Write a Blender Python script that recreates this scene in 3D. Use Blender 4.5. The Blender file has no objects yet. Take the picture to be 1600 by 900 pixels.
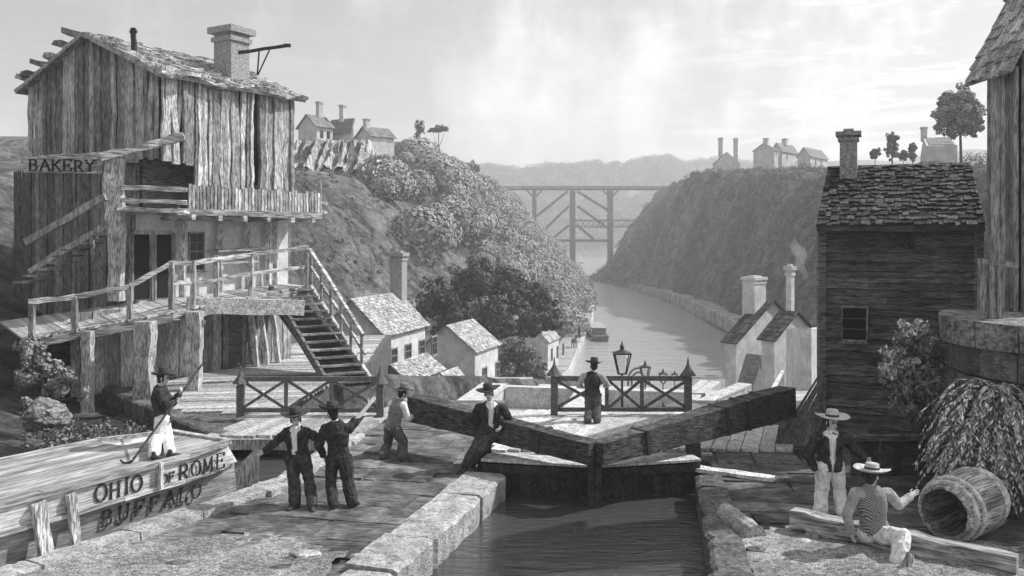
import bpy, bmesh, math, random
import numpy as np
from mathutils import Vector, Matrix, noise

# ------------------------------------------------------------------ camera, sky, sun, exposure
scene = bpy.context.scene
COL = scene.collection
F = 1400.0            # focal length in pixels of the 1600 px wide photograph
EYE = 5.0             # eye height above the lock side
HOR = 370.0           # row of the horizon
cam_d = bpy.data.cameras.new('camera')
cam = bpy.data.objects.new('camera', cam_d)
COL.objects.link(cam)
cam.location = (0, 0, EYE)
cam.rotation_euler = (math.radians(90), 0, 0)
cam_d.sensor_width = 36.0
cam_d.lens = 36.0 * F / 1600
cam_d.shift_y = -(450 - HOR) / 1600
cam_d.clip_end = 8000
scene.camera = cam

HAZE = 0.00078
SUN_ELEV = math.radians(44)
SUN_DIR = Vector((0.955, 0.295, 0)).normalized()      # horizontal direction towards the sun
to_sun = Vector((SUN_DIR.x * math.cos(SUN_ELEV), SUN_DIR.y * math.cos(SUN_ELEV), math.sin(SUN_ELEV)))
sun_d = bpy.data.lights.new('sun', 'SUN')
sun_d.energy = 3.5
sun_d.angle = math.radians(0.6)
sun_d.color = (1.0, 0.995, 0.985)
sun = bpy.data.objects.new('sun', sun_d)
COL.objects.link(sun)
sun.rotation_euler = (-to_sun).to_track_quat('-Z', 'Y').to_euler()
sun.location = (60, 20, 60)

world = bpy.data.worlds.new('World')
scene.world = world
world.use_nodes = True
wn, wl = world.node_tree.nodes, world.node_tree.links
wn.clear()
w_out = wn.new('ShaderNodeOutputWorld')
w_bg = wn.new('ShaderNodeBackground')
w_bg.inputs['Strength'].default_value = 0.115
sky = wn.new('ShaderNodeTexSky')
sky.sky_type = 'NISHITA'
sky.sun_disc = False
sky.sun_elevation = SUN_ELEV
sky.sun_rotation = math.atan2(SUN_DIR.x, SUN_DIR.y)
sky.dust_density = 2.0
bw = wn.new('ShaderNodeRGBToBW')
wl.new(sky.outputs[0], bw.inputs[0])
tc = wn.new('ShaderNodeTexCoord')
# broad soft cloud mass
mp1 = wn.new('ShaderNodeMapping')
mp1.inputs['Location'].default_value = (3.1, 0.4, 1.2)
mp1.inputs['Scale'].default_value = (2.6, 1.2, 1.7)
n1 = wn.new('ShaderNodeTexNoise')
n1.inputs['Scale'].default_value = 2.2
n1.inputs['Detail'].default_value = 7
n1.inputs['Roughness'].default_value = 0.6
wl.new(tc.outputs['Generated'], mp1.inputs[0]); wl.new(mp1.outputs[0], n1.inputs['Vector'])
# thin mackerel streaks, tilted
mp2 = wn.new('ShaderNodeMapping')
mp2.inputs['Rotation'].default_value = (0, math.radians(24), 0)
mp2.inputs['Scale'].default_value = (5.0, 1.0, 30.0)
n2 = wn.new('ShaderNodeTexNoise')
n2.inputs['Scale'].default_value = 1.9
n2.inputs['Detail'].default_value = 8
n2.inputs['Roughness'].default_value = 0.66
n2.inputs['Distortion'].default_value = 0.5
wl.new(tc.outputs['Generated'], mp2.inputs[0]); wl.new(mp2.outputs[0], n2.inputs['Vector'])
def ramp(a, b, src, nodes, links, ca=0.0, cb=1.0):
    r = nodes.new('ShaderNodeMapRange')
    r.inputs[1].default_value = a; r.inputs[2].default_value = b
    r.inputs[3].default_value = ca; r.inputs[4].default_value = cb
    r.interpolation_type = 'SMOOTHSTEP'
    links.new(src, r.inputs[0])
    return r.outputs[0]
def wmath(op, a, b):
    m = wn.new('ShaderNodeMath'); m.operation = op
    for i, s in enumerate((a, b)):
        if isinstance(s, (int, float)): m.inputs[i].default_value = s
        else: wl.new(s, m.inputs[i])
    return m.outputs[0]
sep = wn.new('ShaderNodeSeparateXYZ')
wl.new(tc.outputs['Generated'], sep.inputs[0])
c1 = ramp(0.42, 0.68, n1.outputs['Fac'], wn, wl)
c2 = ramp(0.47, 0.66, n2.outputs['Fac'], wn, wl)
right = ramp(0.08, 0.42, sep.outputs['X'], wn, wl, 0.12, 1.0)
low = ramp(0.02, 0.30, sep.outputs['Z'], wn, wl, 1.0, 0.35)
c2 = wmath('MULTIPLY', c2, wmath('MULTIPLY', right, low))
cloud = wmath('ADD', wmath('MULTIPLY', c1, 2.9), wmath('MULTIPLY', c2, 4.2))
# air glow that evens the clear sky out
clear = wmath('ADD', wmath('MULTIPLY', bw.outputs[0], 0.4), 1.45)
clear = wmath('ADD', clear, ramp(-0.45, 0.5, sep.outputs['X'], wn, wl, -0.15, 0.75))
tot = wmath('ADD', clear, cloud)
cmb = wn.new('ShaderNodeCombineColor')
for i in range(3): wl.new(tot, cmb.inputs[i])
wl.new(cmb.outputs[0], w_bg.inputs['Color'])
wl.new(w_bg.outputs[0], w_out.inputs['Surface'])

scene.view_settings.view_transform = 'Standard'
scene.view_settings.look = 'None'
scene.view_settings.exposure = 0.62
scene.view_settings.gamma = 1.0
scene.view_settings.use_curve_mapping = False
scene.cycles.max_bounces = 6
scene.cycles.volume_bounces = 1
scene.cycles.use_denoising = True

rng = random.Random(7)
nrg = np.random.default_rng(11)

# ------------------------------------------------------------------ points
def at(x, y, Y):
    """world point seen at photograph pixel x, y and standing Y metres away"""
    return Vector(((x - 800) / F * Y, Y, EYE - (y - HOR) / F * Y))
def gp(x, y, z=0.0):
    """point of the level z seen at pixel x, y"""
    return at(x, y, (EYE - z) * F / (y - HOR))
def reach(P, d, px):
    """how far along d from P until the column px is met"""
    k = (px - 800) / F
    return (k * P[1] - P[0]) / (d[0] - k * d[1])
def sm(a, b, t):
    t = min(1.0, max(0.0, (t - a) / (b - a)))
    return t * t * (3 - 2 * t)
def lerp_tab(tab, t):
    if t <= tab[0][0]: return tab[0][1]
    for (a, va), (b, vb) in zip(tab, tab[1:]):
        if t <= b: return va + (vb - va) * (t - a) / (b - a)
    return tab[-1][1]

# ------------------------------------------------------------------ materials (all greys, as the print)
def _mat(name):
    m = bpy.data.materials.new(name); m.use_nodes = True
    nt = m.node_tree
    return m, nt.nodes, nt.links, nt.nodes['Principled BSDF']
def mat(name, base, var=0.35, scale=(6, 6, 6), rough=0.85, bump=0.4, detail=6, lines=None, line_amt=0.35, spots=0.0,
        island=0.0, spec=0.2, bump_dist=0.02, lo=0.3, hi=0.7, rotz=0.0):
    """grey surface: noise tones (scale may be stretched for grain), optional fine grain lines and stains"""
    m, N, L, P = _mat(name)
    t = N.new('ShaderNodeTexCoord')
    mp = N.new('ShaderNodeMapping'); mp.inputs['Scale'].default_value = scale
    n = N.new('ShaderNodeTexNoise'); n.inputs['Scale'].default_value = 1.0
    n.inputs['Detail'].default_value = detail; n.inputs['Roughness'].default_value = 0.65
    src = t.outputs['Object']
    if rotz:
        mr = N.new('ShaderNodeMapping'); mr.inputs['Rotation'].default_value = (0, 0, math.radians(rotz))
        L.new(src, mr.inputs[0]); src = mr.outputs[0]
    L.new(src, mp.inputs[0]); L.new(mp.outputs[0], n.inputs['Vector'])
    def M(op, a, b):
        q = N.new('ShaderNodeMath'); q.operation = op
        for i, s in enumerate((a, b)):
            if isinstance(s, (int, float)): q.inputs[i].default_value = s
            else: L.new(s, q.inputs[i])
        return q.outputs[0]
    v = ramp(lo, hi, n.outputs['Fac'], N, L, base * (1 - var), base * (1 + var))
    h = n.outputs['Fac']
    if lines:
        mp2 = N.new('ShaderNodeMapping'); mp2.inputs['Scale'].default_value = lines
        n2 = N.new('ShaderNodeTexNoise'); n2.inputs['Scale'].default_value = 1.0
        n2.inputs['Detail'].default_value = 3; n2.inputs['Roughness'].default_value = 0.6
        n2.inputs['Distortion'].default_value = 0.35
        L.new(src, mp2.inputs[0]); L.new(mp2.outputs[0], n2.inputs['Vector'])
        k = ramp(0.36, 0.60, n2.outputs['Fac'], N, L, 1 - line_amt, 1 + line_amt * 0.5)
        v = M('MULTIPLY', v, k)
        h = M('ADD', h, M('MULTIPLY', n2.outputs['Fac'], 1.2))
    if spots:
        n3 = N.new('ShaderNodeTexNoise'); n3.inputs['Scale'].default_value = 0.9
        n3.inputs['Detail'].default_value = 5
        L.new(t.outputs['Object'], n3.inputs['Vector'])
        v = M('MULTIPLY', v, ramp(0.38, 0.62, n3.outputs['Fac'], N, L, 1 - spots, 1 + spots * 0.4))
    if island:
        g = N.new('ShaderNodeNewGeometry')
        v = M('MULTIPLY', v, ramp(0, 1, g.outputs['Random Per Island'], N, L, 1 - island, 1 + island))
    cc = N.new('ShaderNodeCombineColor')
    for i in range(3): L.new(v, cc.inputs[i])
    L.new(cc.outputs[0], P.inputs['Base Color'])
    P.inputs['Roughness'].default_value = rough
    P.inputs['Specular IOR Level'].default_value = spec
    if bump:
        b = N.new('ShaderNodeBump'); b.inputs['Strength'].default_value = bump; b.inputs['Distance'].default_value = bump_dist
        L.new(h, b.inputs['Height']); L.new(b.outputs[0], P.inputs['Normal'])
    return m
M = {}
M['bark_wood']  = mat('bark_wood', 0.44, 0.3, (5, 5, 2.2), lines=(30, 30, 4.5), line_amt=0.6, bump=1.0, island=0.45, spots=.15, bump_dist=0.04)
M['bark_h'] = mat('bark_h', 0.40, 0.45, (1.6, 1.6, 9), lines=(2.0, 2.0, 30), line_amt=0.6, bump=0.8, island=0.30, bump_dist=0.04)
M['boat_deck'] = mat('boat_deck', 0.36, 0.35, (9, 1.2, 9), lines=(30, 1.6, 30), line_amt=0.5, bump=0.7, island=0.25, bump_dist=0.03, rotz=29.3)
M['baulk_wood'] = mat('baulk_wood', 0.38, 0.45, (1.2, 9, 9), lines=(1.6, 30, 30), line_amt=0.6, bump=0.9, bump_dist=0.04, rotz=37)
M['stave_wood'] = mat('stave_wood', 0.34, 0.45, (1.2, 9, 9), lines=(1.6, 30, 30), line_amt=0.6, bump=0.8, island=0.3, bump_dist=0.03, rotz=-37)
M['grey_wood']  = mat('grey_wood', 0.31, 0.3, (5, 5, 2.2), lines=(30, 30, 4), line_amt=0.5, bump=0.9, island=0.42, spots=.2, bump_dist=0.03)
M['dark_wood']  = mat('dark_wood', 0.13, 0.35, (2, 2, 6), lines=(4, 4, 46), line_amt=0.6, bump=0.9, island=0.4, bump_dist=0.03)
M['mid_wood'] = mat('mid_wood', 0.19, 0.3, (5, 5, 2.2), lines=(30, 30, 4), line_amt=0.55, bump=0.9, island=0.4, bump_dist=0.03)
M['black_wood'] = mat('black_wood', 0.045, 0.4, (4, 4, 4), lines=(22, 22, 22), line_amt=0.5, bump=0.8, island=0.2)
M['pale_wood']  = mat('pale_wood', 0.55, 0.3, (5, 5, 5), lines=(16, 16, 16), line_amt=0.35, bump=0.6, island=0.15)
M['beam_wood']  = mat('beam_wood', 0.075, 0.5, (5, 5, 16), lines=(5, 5, 40), line_amt=0.6, bump=0.9, spots=0.3)
M['rail_wood']  = mat('rail_wood', 0.13, 0.35, (12, 12, 12), lines=(30, 30, 30), line_amt=0.3, bump=0.5)
M['deck_wood']  = mat('deck_wood', 0.42, 0.35, (7, 7, 7), lines=(20, 20, 20), line_amt=0.45, bump=0.6, island=0.28)
M['shingle']    = mat('shingle', 0.40, 0.45, (5, 5, 5), lines=(22, 22, 22), line_amt=0.5, bump=0.8, island=0.30)
M['dark_shingle'] = mat('dark_shingle', 0.065, 0.5, (6, 6, 6), lines=(9, 9, 40), line_amt=0.6, bump=0.9, island=0.5)
M['plaster']    = mat('plaster', 0.62, 0.16, (1.6, 1.6, 1.6), bump=0.4, lines=(18, 18, 5), line_amt=0.14, spots=0.12)
M['far_wall']   = mat('far_wall', 0.50, 0.2, (.8, .8, .8), bump=0.2)
M['far_roof']   = mat('far_roof', 0.20, 0.3, (1, 1, 1), bump=0.3, lines=(3, 3, 9), line_amt=0.3)
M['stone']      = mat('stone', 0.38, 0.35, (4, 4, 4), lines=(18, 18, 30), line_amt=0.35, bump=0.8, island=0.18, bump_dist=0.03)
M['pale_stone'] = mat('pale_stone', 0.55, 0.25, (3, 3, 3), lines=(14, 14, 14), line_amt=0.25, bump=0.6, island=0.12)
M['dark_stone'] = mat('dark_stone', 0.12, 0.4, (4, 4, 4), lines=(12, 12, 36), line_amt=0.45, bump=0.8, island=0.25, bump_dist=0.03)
M['brick']      = mat('brick', 0.33, 0.4, (10, 10, 24), lines=(20, 20, 40), line_amt=0.4, bump=0.6)
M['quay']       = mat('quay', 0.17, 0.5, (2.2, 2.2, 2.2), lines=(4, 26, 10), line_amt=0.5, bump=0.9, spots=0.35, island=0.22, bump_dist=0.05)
M['gravel']     = mat('gravel', 0.42, 0.5, (9, 14, 9), lines=(30, 44, 30), line_amt=0.55, bump=1.0, spots=0.3, bump_dist=0.06)  # gravel tone raised to hold the sunlight of the front strip
M['earth']      = mat('earth', 0.10, 0.5, (1.6, 1.6, 1.6), lines=(12, 12, 12), line_amt=0.5, bump=0.9, spots=0.35, bump_dist=0.08)
M['rock']       = mat('rock', 0.42, 0.4, (.35, .35, .12), lines=(1.8, 1.8, .5), line_amt=0.5, bump=1.0, bump_dist=0.6)
M['iron']       = mat('iron', 0.05, 0.3, (20, 20, 20), rough=0.5, bump=0.2)
M['leaf']       = mat('leaf', 0.16, 0.2, (2, 2, 2), bump=0, island=0.6, rough=0.7)
M['dark_leaf']  = mat('dark_leaf', 0.085, 0.2, (2, 2, 2), bump=0, island=0.45, rough=0.7)
M['wood_leaf'] = mat('wood_leaf', 0.27, 0.25, (.25, .25, .25), bump=0, island=0.22, rough=0.7)
M['pale_leaf']  = mat('pale_leaf', 0.55, 0.2, (2, 2, 2), bump=0, island=0.7, rough=0.6)
M['far_leaf']   = mat('far_leaf', 0.16, 0.3, (.1, .1, .1), bump=0, island=0.3, rough=0.8)
M['pale_leaf2'] = mat('pale_leaf2', 0.46, 0.2, (2, 2, 2), bump=0, island=0.75, rough=0.6)
M['stone2'] = mat('stone2', 0.22, 0.45, (2, 2, 2), lines=(9, 9, 14), line_amt=0.5, bump=1.0, bump_dist=0.08)
M['felt2'] = mat('felt2', 0.16, 0.3, (20, 20, 20), bump=0.3)
M['trunk']      = mat('trunk', 0.09, 0.4, (6, 6, 1.5), lines=(20, 20, 3), bump=0.8)
M['hole_shade']       = mat('hole_shade', 0.012, 0.2, (3, 3, 3), bump=0)  # near-black, the shade inside openings put into the colour
M['glass']      = mat('glass', 0.04, 0.3, (2, 2, 2), bump=0, rough=0.15, spec=0.5)
M['ink']        = mat('ink', 0.045, 0.7, (14, 14, 14), bump=0.2, lo=.4, hi=.75)
M['skin']       = mat('skin', 0.54, 0.15, (14, 14, 14), bump=0.1, rough=0.6)
M['hair']       = mat('hair', 0.03, 0.4, (30, 30, 8), bump=0.5)
M['coat']       = mat('coat', 0.045, 0.5, (9, 9, 6), bump=0.9, lines=(26, 26, 18), line_amt=0.5, bump_dist=0.03)
M['navy']       = mat('navy', 0.06, 0.5, (9, 9, 5), bump=0.9, lines=(30, 30, 14), line_amt=0.5, bump_dist=0.03)
M['grey_cloth'] = mat('grey_cloth', 0.11, 0.4, (9, 9, 5), bump=0.9, lines=(40, 40, 40), line_amt=0.35, bump_dist=0.03)
M['pale_cloth'] = mat('pale_cloth', 0.42, 0.25, (8, 8, 5), bump=0.9, lines=(30, 30, 30), line_amt=0.2, bump_dist=0.03)
M['light_cloth'] = mat('light_cloth', 0.26, 0.3, (8, 8, 5), bump=0.9, lines=(34, 34, 34), line_amt=0.3, bump_dist=0.03)
M['white_cloth'] = mat('white_cloth', 0.82, 0.14, (8, 8, 4), bump=0.9, lines=(20, 20, 9), line_amt=0.15, bump_dist=0.035)
M['straw']      = mat('straw', 0.50, 0.2, (20, 20, 20), bump=0.4, lines=(12, 12, 60), line_amt=0.2)
M['felt']       = mat('felt', 0.055, 0.3, (20, 20, 20), bump=0.3)
M['boat_side_lit']  = mat('boat_side_lit', 0.56, 0.3, (1.4, 1.4, 8), lines=(3, 3, 45), line_amt=0.4, bump=0.6, spots=0.15)  # lit copy of the hull wood, sunlight put into its tone
M['boat_low_shaded']   = mat('boat_low_shaded', 0.30, 0.3, (1.4, 1.4, 8), lines=(3, 3, 45), line_amt=0.4, bump=0.6, spots=0.15)  # same wood darkened, shade of the inward leaning lower hull in its colour
M['vest']       = None
def striped(name, a, b, sc):
    m, N, L, P = _mat(name)
    t = N.new('ShaderNodeTexCoord'); w = N.new('ShaderNodeTexWave')
    w.wave_type = 'BANDS'; w.bands_direction = 'DIAGONAL'
    w.inputs['Scale'].default_value = sc; w.inputs['Distortion'].default_value = 1.2
    L.new(t.outputs['Object'], w.inputs['Vector'])
    v = ramp(0.3, 0.6, w.outputs['Fac'], N, L, a, b)
    cc = N.new('ShaderNodeCombineColor')
    for i in range(3): L.new(v, cc.inputs[i])
    L.new(cc.outputs[0], P.inputs['Base Color']); P.inputs['Roughness'].default_value = 0.9
    P.inputs['Specular IOR Level'].default_value = 0.1
    return m
M['vest'] = striped('striped_vest', 0.09, 0.36, 16)
def water_mat(name, base, rough, sc, dist, strength):
    m, N, L, P = _mat(name)
    t = N.new('ShaderNodeTexCoord'); mp = N.new('ShaderNodeMapping'); mp.inputs['Scale'].default_value = sc
    n = N.new('ShaderNodeTexNoise'); n.inputs['Scale'].default_value = 1; n.inputs['Detail'].default_value = 5
    n.inputs['Roughness'].default_value = 0.55; n.inputs['Distortion'].default_value = 1.3
    L.new(t.outputs['Object'], mp.inputs[0]); L.new(mp.outputs[0], n.inputs['Vector'])
    b = N.new('ShaderNodeBump'); b.inputs['Strength'].default_value = strength; b.inputs['Distance'].default_value = dist
    L.new(n.outputs['Fac'], b.inputs['Height']); L.new(b.outputs[0], P.inputs['Normal'])
    P.inputs['Base Color'].default_value = (base, base, base, 1)
    P.inputs['Roughness'].default_value = rough; P.inputs['IOR'].default_value = 1.33
    P.inputs['Specular IOR Level'].default_value = 0.6
    return m
M['lock_water'] = water_mat('lock_water', 0.06, 0.05, (0.9, 3.4, 1), 0.13, 0.8)
M['basin_water'] = water_mat('basin_water', 0.34, 0.14, (0.16, 0.6, 1), 0.3, 0.9)

# ------------------------------------------------------------------ mesh building
class MB:
    def __init__(s): s.v, s.f = [], []
    def add(s, pts, faces):
        o = len(s.v); s.v += [tuple(p) for p in pts]
        s.f += [tuple(i + o for i in f) for f in faces]
    def hexa(s, p):
        s.add(p, [(3, 2, 1, 0), (4, 5, 6, 7), (0, 1, 5, 4), (1, 2, 6, 5), (2, 3, 7, 6), (3, 0, 4, 7)])
    def box(s, c, size, ax=None):
        """ax: two unit vectors (x axis, y axis) or none"""
        c = Vector(c); X, Y = ax if ax else (Vector((1, 0, 0)), Vector((0, 1, 0)))
        X = Vector(X); Y = Vector(Y); Z = X.cross(Y)
        a, b, d = (X * (size[0] / 2), Y * (size[1] / 2), Z * (size[2] / 2))
        s.hexa([c - a - b - d, c + a - b - d, c + a + b - d, c - a + b - d, c - a - b + d, c + a - b + d, c + a + b + d, c - a + b + d])
    def bar(s, a, b, w, h, up=(0, 0, 1), w2=None, h2=None):
        a, b = Vector(a), Vector(b); d = (b - a).normalized(); up = Vector(up)
        if abs(d.dot(up)) > 0.97: up = Vector((0, 1, 0)) if abs(d.y) < .9 else Vector((1, 0, 0))
        l = d.cross(up).normalized(); u = l.cross(d)
        w2 = w if w2 is None else w2; h2 = h if h2 is None else h2
        p = []
        for q, ww, hh in ((a, w, h), (b, w2, h2)):
            p += [q - l * ww / 2 - u * hh / 2, q + l * ww / 2 - u * hh / 2, q + l * ww / 2 + u * hh / 2, q - l * ww / 2 + u * hh / 2]
        s.hexa(p)
    def log(s, a, b, w, h, n=6, jit=0.15, r=None, up=(0, 0, 1)):
        """rough timber: a bar of n segments whose corners wander"""
        r = r or rng; a, b = Vector(a), Vector(b); d = (b - a).normalized(); up = Vector(up)
        if abs(d.dot(up)) > 0.97: up = Vector((0, 1, 0)) if abs(d.y) < .9 else Vector((1, 0, 0))
        l = d.cross(up).normalized(); u = l.cross(d); pts = []
        for i in range(n + 1):
            q = a.lerp(b, i / n)
            q = q + l * r.uniform(-1, 1) * jit * w * .5 + u * r.uniform(-1, 1) * jit * h * .5
            for cx, cy in ((-1, -1), (1, -1), (1, 1), (-1, 1)):
                pts.append(q + l * cx * w / 2 * (1 + r.uniform(-jit, jit)) + u * cy * h / 2 * (1 + r.uniform(-jit, jit)))
        fs = [(3, 2, 1, 0), tuple(4 * n + k for k in range(4))]
        for i in range(n):
            for k in range(4):
                k2 = (k + 1) % 4
                fs.append((4 * i + k, 4 * i + k2, 4 * i + 4 + k2, 4 * i + 4 + k))
        s.add(pts, fs)
    def tube(s, pts, rad, n=8, flat=None, lat=None):
        """lofted ellipses; rad: numbers or (lateral, other) pairs; lat: lateral direction"""
        pts = [Vector(p) for p in pts]; o = len(s.v); m = len(pts); prev = None
        for i, p in enumerate(pts):
            d = (pts[min(i + 1, m - 1)] - pts[max(i - 1, 0)]).normalized()
            if lat is not None: l = Vector(lat)
            elif prev is not None: l = prev
            else: l = Vector((0, 0, 1)) if abs(d.z) < .9 else Vector((1, 0, 0))
            l = (l - d * l.dot(d))
            l = l.normalized() if l.length > 1e-6 else d.orthogonal().normalized()
            prev = l; u = d.cross(l)
            r = rad[i] if isinstance(rad, (list, tuple)) else rad
            ra, rb = r if isinstance(r, (list, tuple)) else (r, r)
            for k in range(n):
                t = 2 * math.pi * k / n
                s.v.append(tuple(p + l * math.cos(t) * ra + u * math.sin(t) * rb))
        for i in range(m - 1):
            for k in range(n):
                k2 = (k + 1) % n
                s.f.append((o + i * n + k, o + i * n + k2, o + (i + 1) * n + k2, o + (i + 1) * n + k))
        s.f.append(tuple(o + k for k in reversed(range(n)))); s.f.append(tuple(o + (m - 1) * n + k for k in range(n)))
    def ball(s, c, r, n=8, ax=None):
        c = Vector(c); r = (r, r, r) if isinstance(r, (int, float)) else r
        X, Y, Z = ax if ax else (Vector((1, 0, 0)), Vector((0, 1, 0)), Vector((0, 0, 1)))
        o = len(s.v); rows = n
        for i in range(1, rows):
            t = math.pi * i / rows
            for k in range(2 * n):
                a = math.pi * k / n
                s.v.append(tuple(c + X * r[0] * math.sin(t) * math.cos(a) + Y * r[1] * math.sin(t) * math.sin(a) + Z * r[2] * math.cos(t)))
        s.v.append(tuple(c + Z * r[2])); s.v.append(tuple(c - Z * r[2])); top, bot = len(s.v) - 2, len(s.v) - 1
        w = 2 * n
        for i in range(rows - 2):
            for k in range(w):
                k2 = (k + 1) % w
                s.f.append((o + i * w + k, o + (i + 1) * w + k, o + (i + 1) * w + k2, o + i * w + k2))
        for k in range(w):
            s.f.append((top, o + k, o + (k + 1) % w)); s.f.append((bot, o + (rows - 2) * w + (k + 1) % w, o + (rows - 2) * w + k))
    def limb(s, a, b, ra, rb, n=10):
        a, b = Vector(a), Vector(b)
        s.tube([a, a.lerp(b, .5), b], [ra, (ra + rb) / 2, rb], n); s.ball(a, ra, 6); s.ball(b, rb, 6)
    def prism(s, poly, z0, z1):
        n = len(poly)
        a = sum(poly[i][0] * poly[(i + 1) % n][1] - poly[(i + 1) % n][0] * poly[i][1] for i in range(n))
        if a < 0: poly = list(reversed(poly))
        s.add([(x, y, z0) for x, y in poly] + [(x, y, z1) for x, y in poly],
              [tuple(reversed(range(n))), tuple(range(n, 2 * n))] + [(i, (i + 1) % n, n + (i + 1) % n, n + i) for i in range(n)])
    def lathe(s, c, prof, n=16, ax=None, ring=False):
        """prof: (radius, height) pairs, turned about the third axis"""
        c = Vector(c); X, Y, Z = ax if ax else (Vector((1, 0, 0)), Vector((0, 1, 0)), Vector((0, 0, 1)))
        o = len(s.v); m = len(prof)
        for r, h in prof:
            for k in range(n):
                a = 2 * math.pi * k / n
                s.v.append(tuple(c + X * r * math.cos(a) + Y * r * math.sin(a) + Z * h))
        for i in range(m - 1):
            for k in range(n):
                k2 = (k + 1) % n
                s.f.append((o + i * n + k, o + i * n + k2, o + (i + 1) * n + k2, o + (i + 1) * n + k))
        if ring:
            for k in range(n):
                k2 = (k + 1) % n; s.f.append((o + (m - 1) * n + k, o + (m - 1) * n + k2, o + k2, o + k))
        else:
            s.f.append(tuple(o + k for k in reversed(range(n)))); s.f.append(tuple(o + (m - 1) * n + k for k in range(n)))
    def bm(s):
        b = bmesh.new()
        vs = [b.verts.new(p) for p in s.v]
        for f in s.f:
            try: b.faces.new([vs[i] for i in f])
            except ValueError: pass
        bmesh.ops.recalc_face_normals(b, faces=b.faces)
        return b
    def build(s, name, m, parent=None, smooth=False):
        off = Vector(parent['_w']) if parent is not None else Vector((0, 0, 0))
        me = bpy.data.meshes.new(name)
        b = s.bm()
        bmesh.ops.translate(b, verts=b.verts, vec=-off)
        b.to_mesh(me); b.free()
        return link_mesh(name, me, m, parent, smooth)
W_AT = {}
def link_mesh(name, me, m, parent=None, smooth=False):
    if m is not None: me.materials.append(m)
    if smooth: me.polygons.foreach_set('use_smooth', [True] * len(me.polygons))
    o = bpy.data.objects.new(name, me); COL.objects.link(o)
    if parent is not None:
        o.parent = parent
        o['_w'] = list(parent['_w'])
    else: o['_w'] = [0.0, 0.0, 0.0]
    return o
def thing(name, label, cat, loc, group=None):
    o = bpy.data.objects.new(name, None); COL.objects.link(o)
    o.location = loc; o['_w'] = [float(c) for c in loc]
    o.empty_display_size = 0.3
    return tag(o, label, cat, group)
def tag(o, label, cat, group=None, kind=None):
    o['label'] = label; o['category'] = cat
    if group: o['group'] = group
    if kind: o['kind'] = kind
    return o
def rebase(o):
    """put the origin of a top-level mesh at its base"""
    me = o.data; n = len(me.vertices); a = np.empty(n * 3); me.vertices.foreach_get('co', a); a = a.reshape(-1, 3)
    c = np.array([(a[:, 0].min() + a[:, 0].max()) / 2, (a[:, 1].min() + a[:, 1].max()) / 2, a[:, 2].min()])
    me.vertices.foreach_set('co', (a - c).ravel()); o.location = c; o['_w'] = [float(q) for q in c]
    return o
def solo(mb, name, m, label, cat, group=None, smooth=False):
    return tag(rebase(mb.build(name, m, None, smooth)), label, cat, group)
def struct(name, mb, m, smooth=False):
    o = mb.build(name, m, None, smooth); o['kind'] = 'structure'
    return o
def dup(root, loc, label=None, group=None):
    r = root.copy(); COL.objects.link(r); r.location = loc; r['_w'] = [float(q) for q in loc]
    if label: r['label'] = label
    if group: r['group'] = group
    for ch in list(root.children):
        c = ch.copy(); COL.objects.link(c); c.parent = r
        for g in ch.children:
            d = g.copy(); COL.objects.link(d); d.parent = c
    return r
def leaves(name, pts, size, m, parent=None, up=0.3, aspect=0.55, cen=None, face=0.0):
    """many leaf-sized quads at pts"""
    pts = np.asarray(pts, float); n = len(pts)
    d = nrg.normal(size=(n, 3)); d[:, 2] += up
    if cen is not None:
        q = pts - cen; q /= (np.linalg.norm(q, axis=1, keepdims=True) + 1e-6); d += q * 1.0
    d /= np.linalg.norm(d, axis=1, keepdims=True)
    if face and cen is not None:      # leaves lie roughly on the outside of their clump
        q = pts - cen; q /= (np.linalg.norm(q, axis=1, keepdims=True) + 1e-6); q = q * face + nrg.normal(size=(n, 3)) * .38
        d = np.cross(q, nrg.normal(size=(n, 3))); d /= (np.linalg.norm(d, axis=1, keepdims=True) + 1e-9)
        e = np.cross(q, d)
    else: e = np.cross(d, nrg.normal(size=(n, 3)))
    e = e * 1.0; e /= (np.linalg.norm(e, axis=1, keepdims=True) + 1e-9)
    sz = (np.asarray(size) * nrg.uniform(0.6, 1.35, n))[:, None]
    fold = np.cross(d, e) * sz * 0.12
    v = np.stack([pts - d * sz * .5, pts + e * sz * aspect * .5 + fold, pts + d * sz * .5, pts - e * sz * aspect * .5 + fold], 1).reshape(-1, 3)
    if parent is not None: v = v - np.array(parent['_w'])
    me = bpy.data.meshes.new(name)
    me.vertices.add(n * 4); me.loops.add(n * 4); me.polygons.add(n)
    me.vertices.foreach_set('co', v.ravel()); me.loops.foreach_set('vertex_index', np.arange(n * 4))
    me.polygons.foreach_set('loop_start', np.arange(n) * 4); me.polygons.foreach_set('loop_total', np.full(n, 4))
    me.update(calc_edges=True); me.validate()
    return link_mesh(name, me, m, parent)
def blob(c, r, n, shell=0.55, flat=1.0):
    """points in the outer part of a ball"""
    d = nrg.normal(size=(n, 3)); d /= np.linalg.norm(d, axis=1, keepdims=True)
    rr = (shell + (1 - shell) * nrg.random(n)) ** 1.0
    p = d * rr[:, None] * np.array(r if not np.isscalar(r) else (r, r, r * flat))
    return p + np.array(c)
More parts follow.
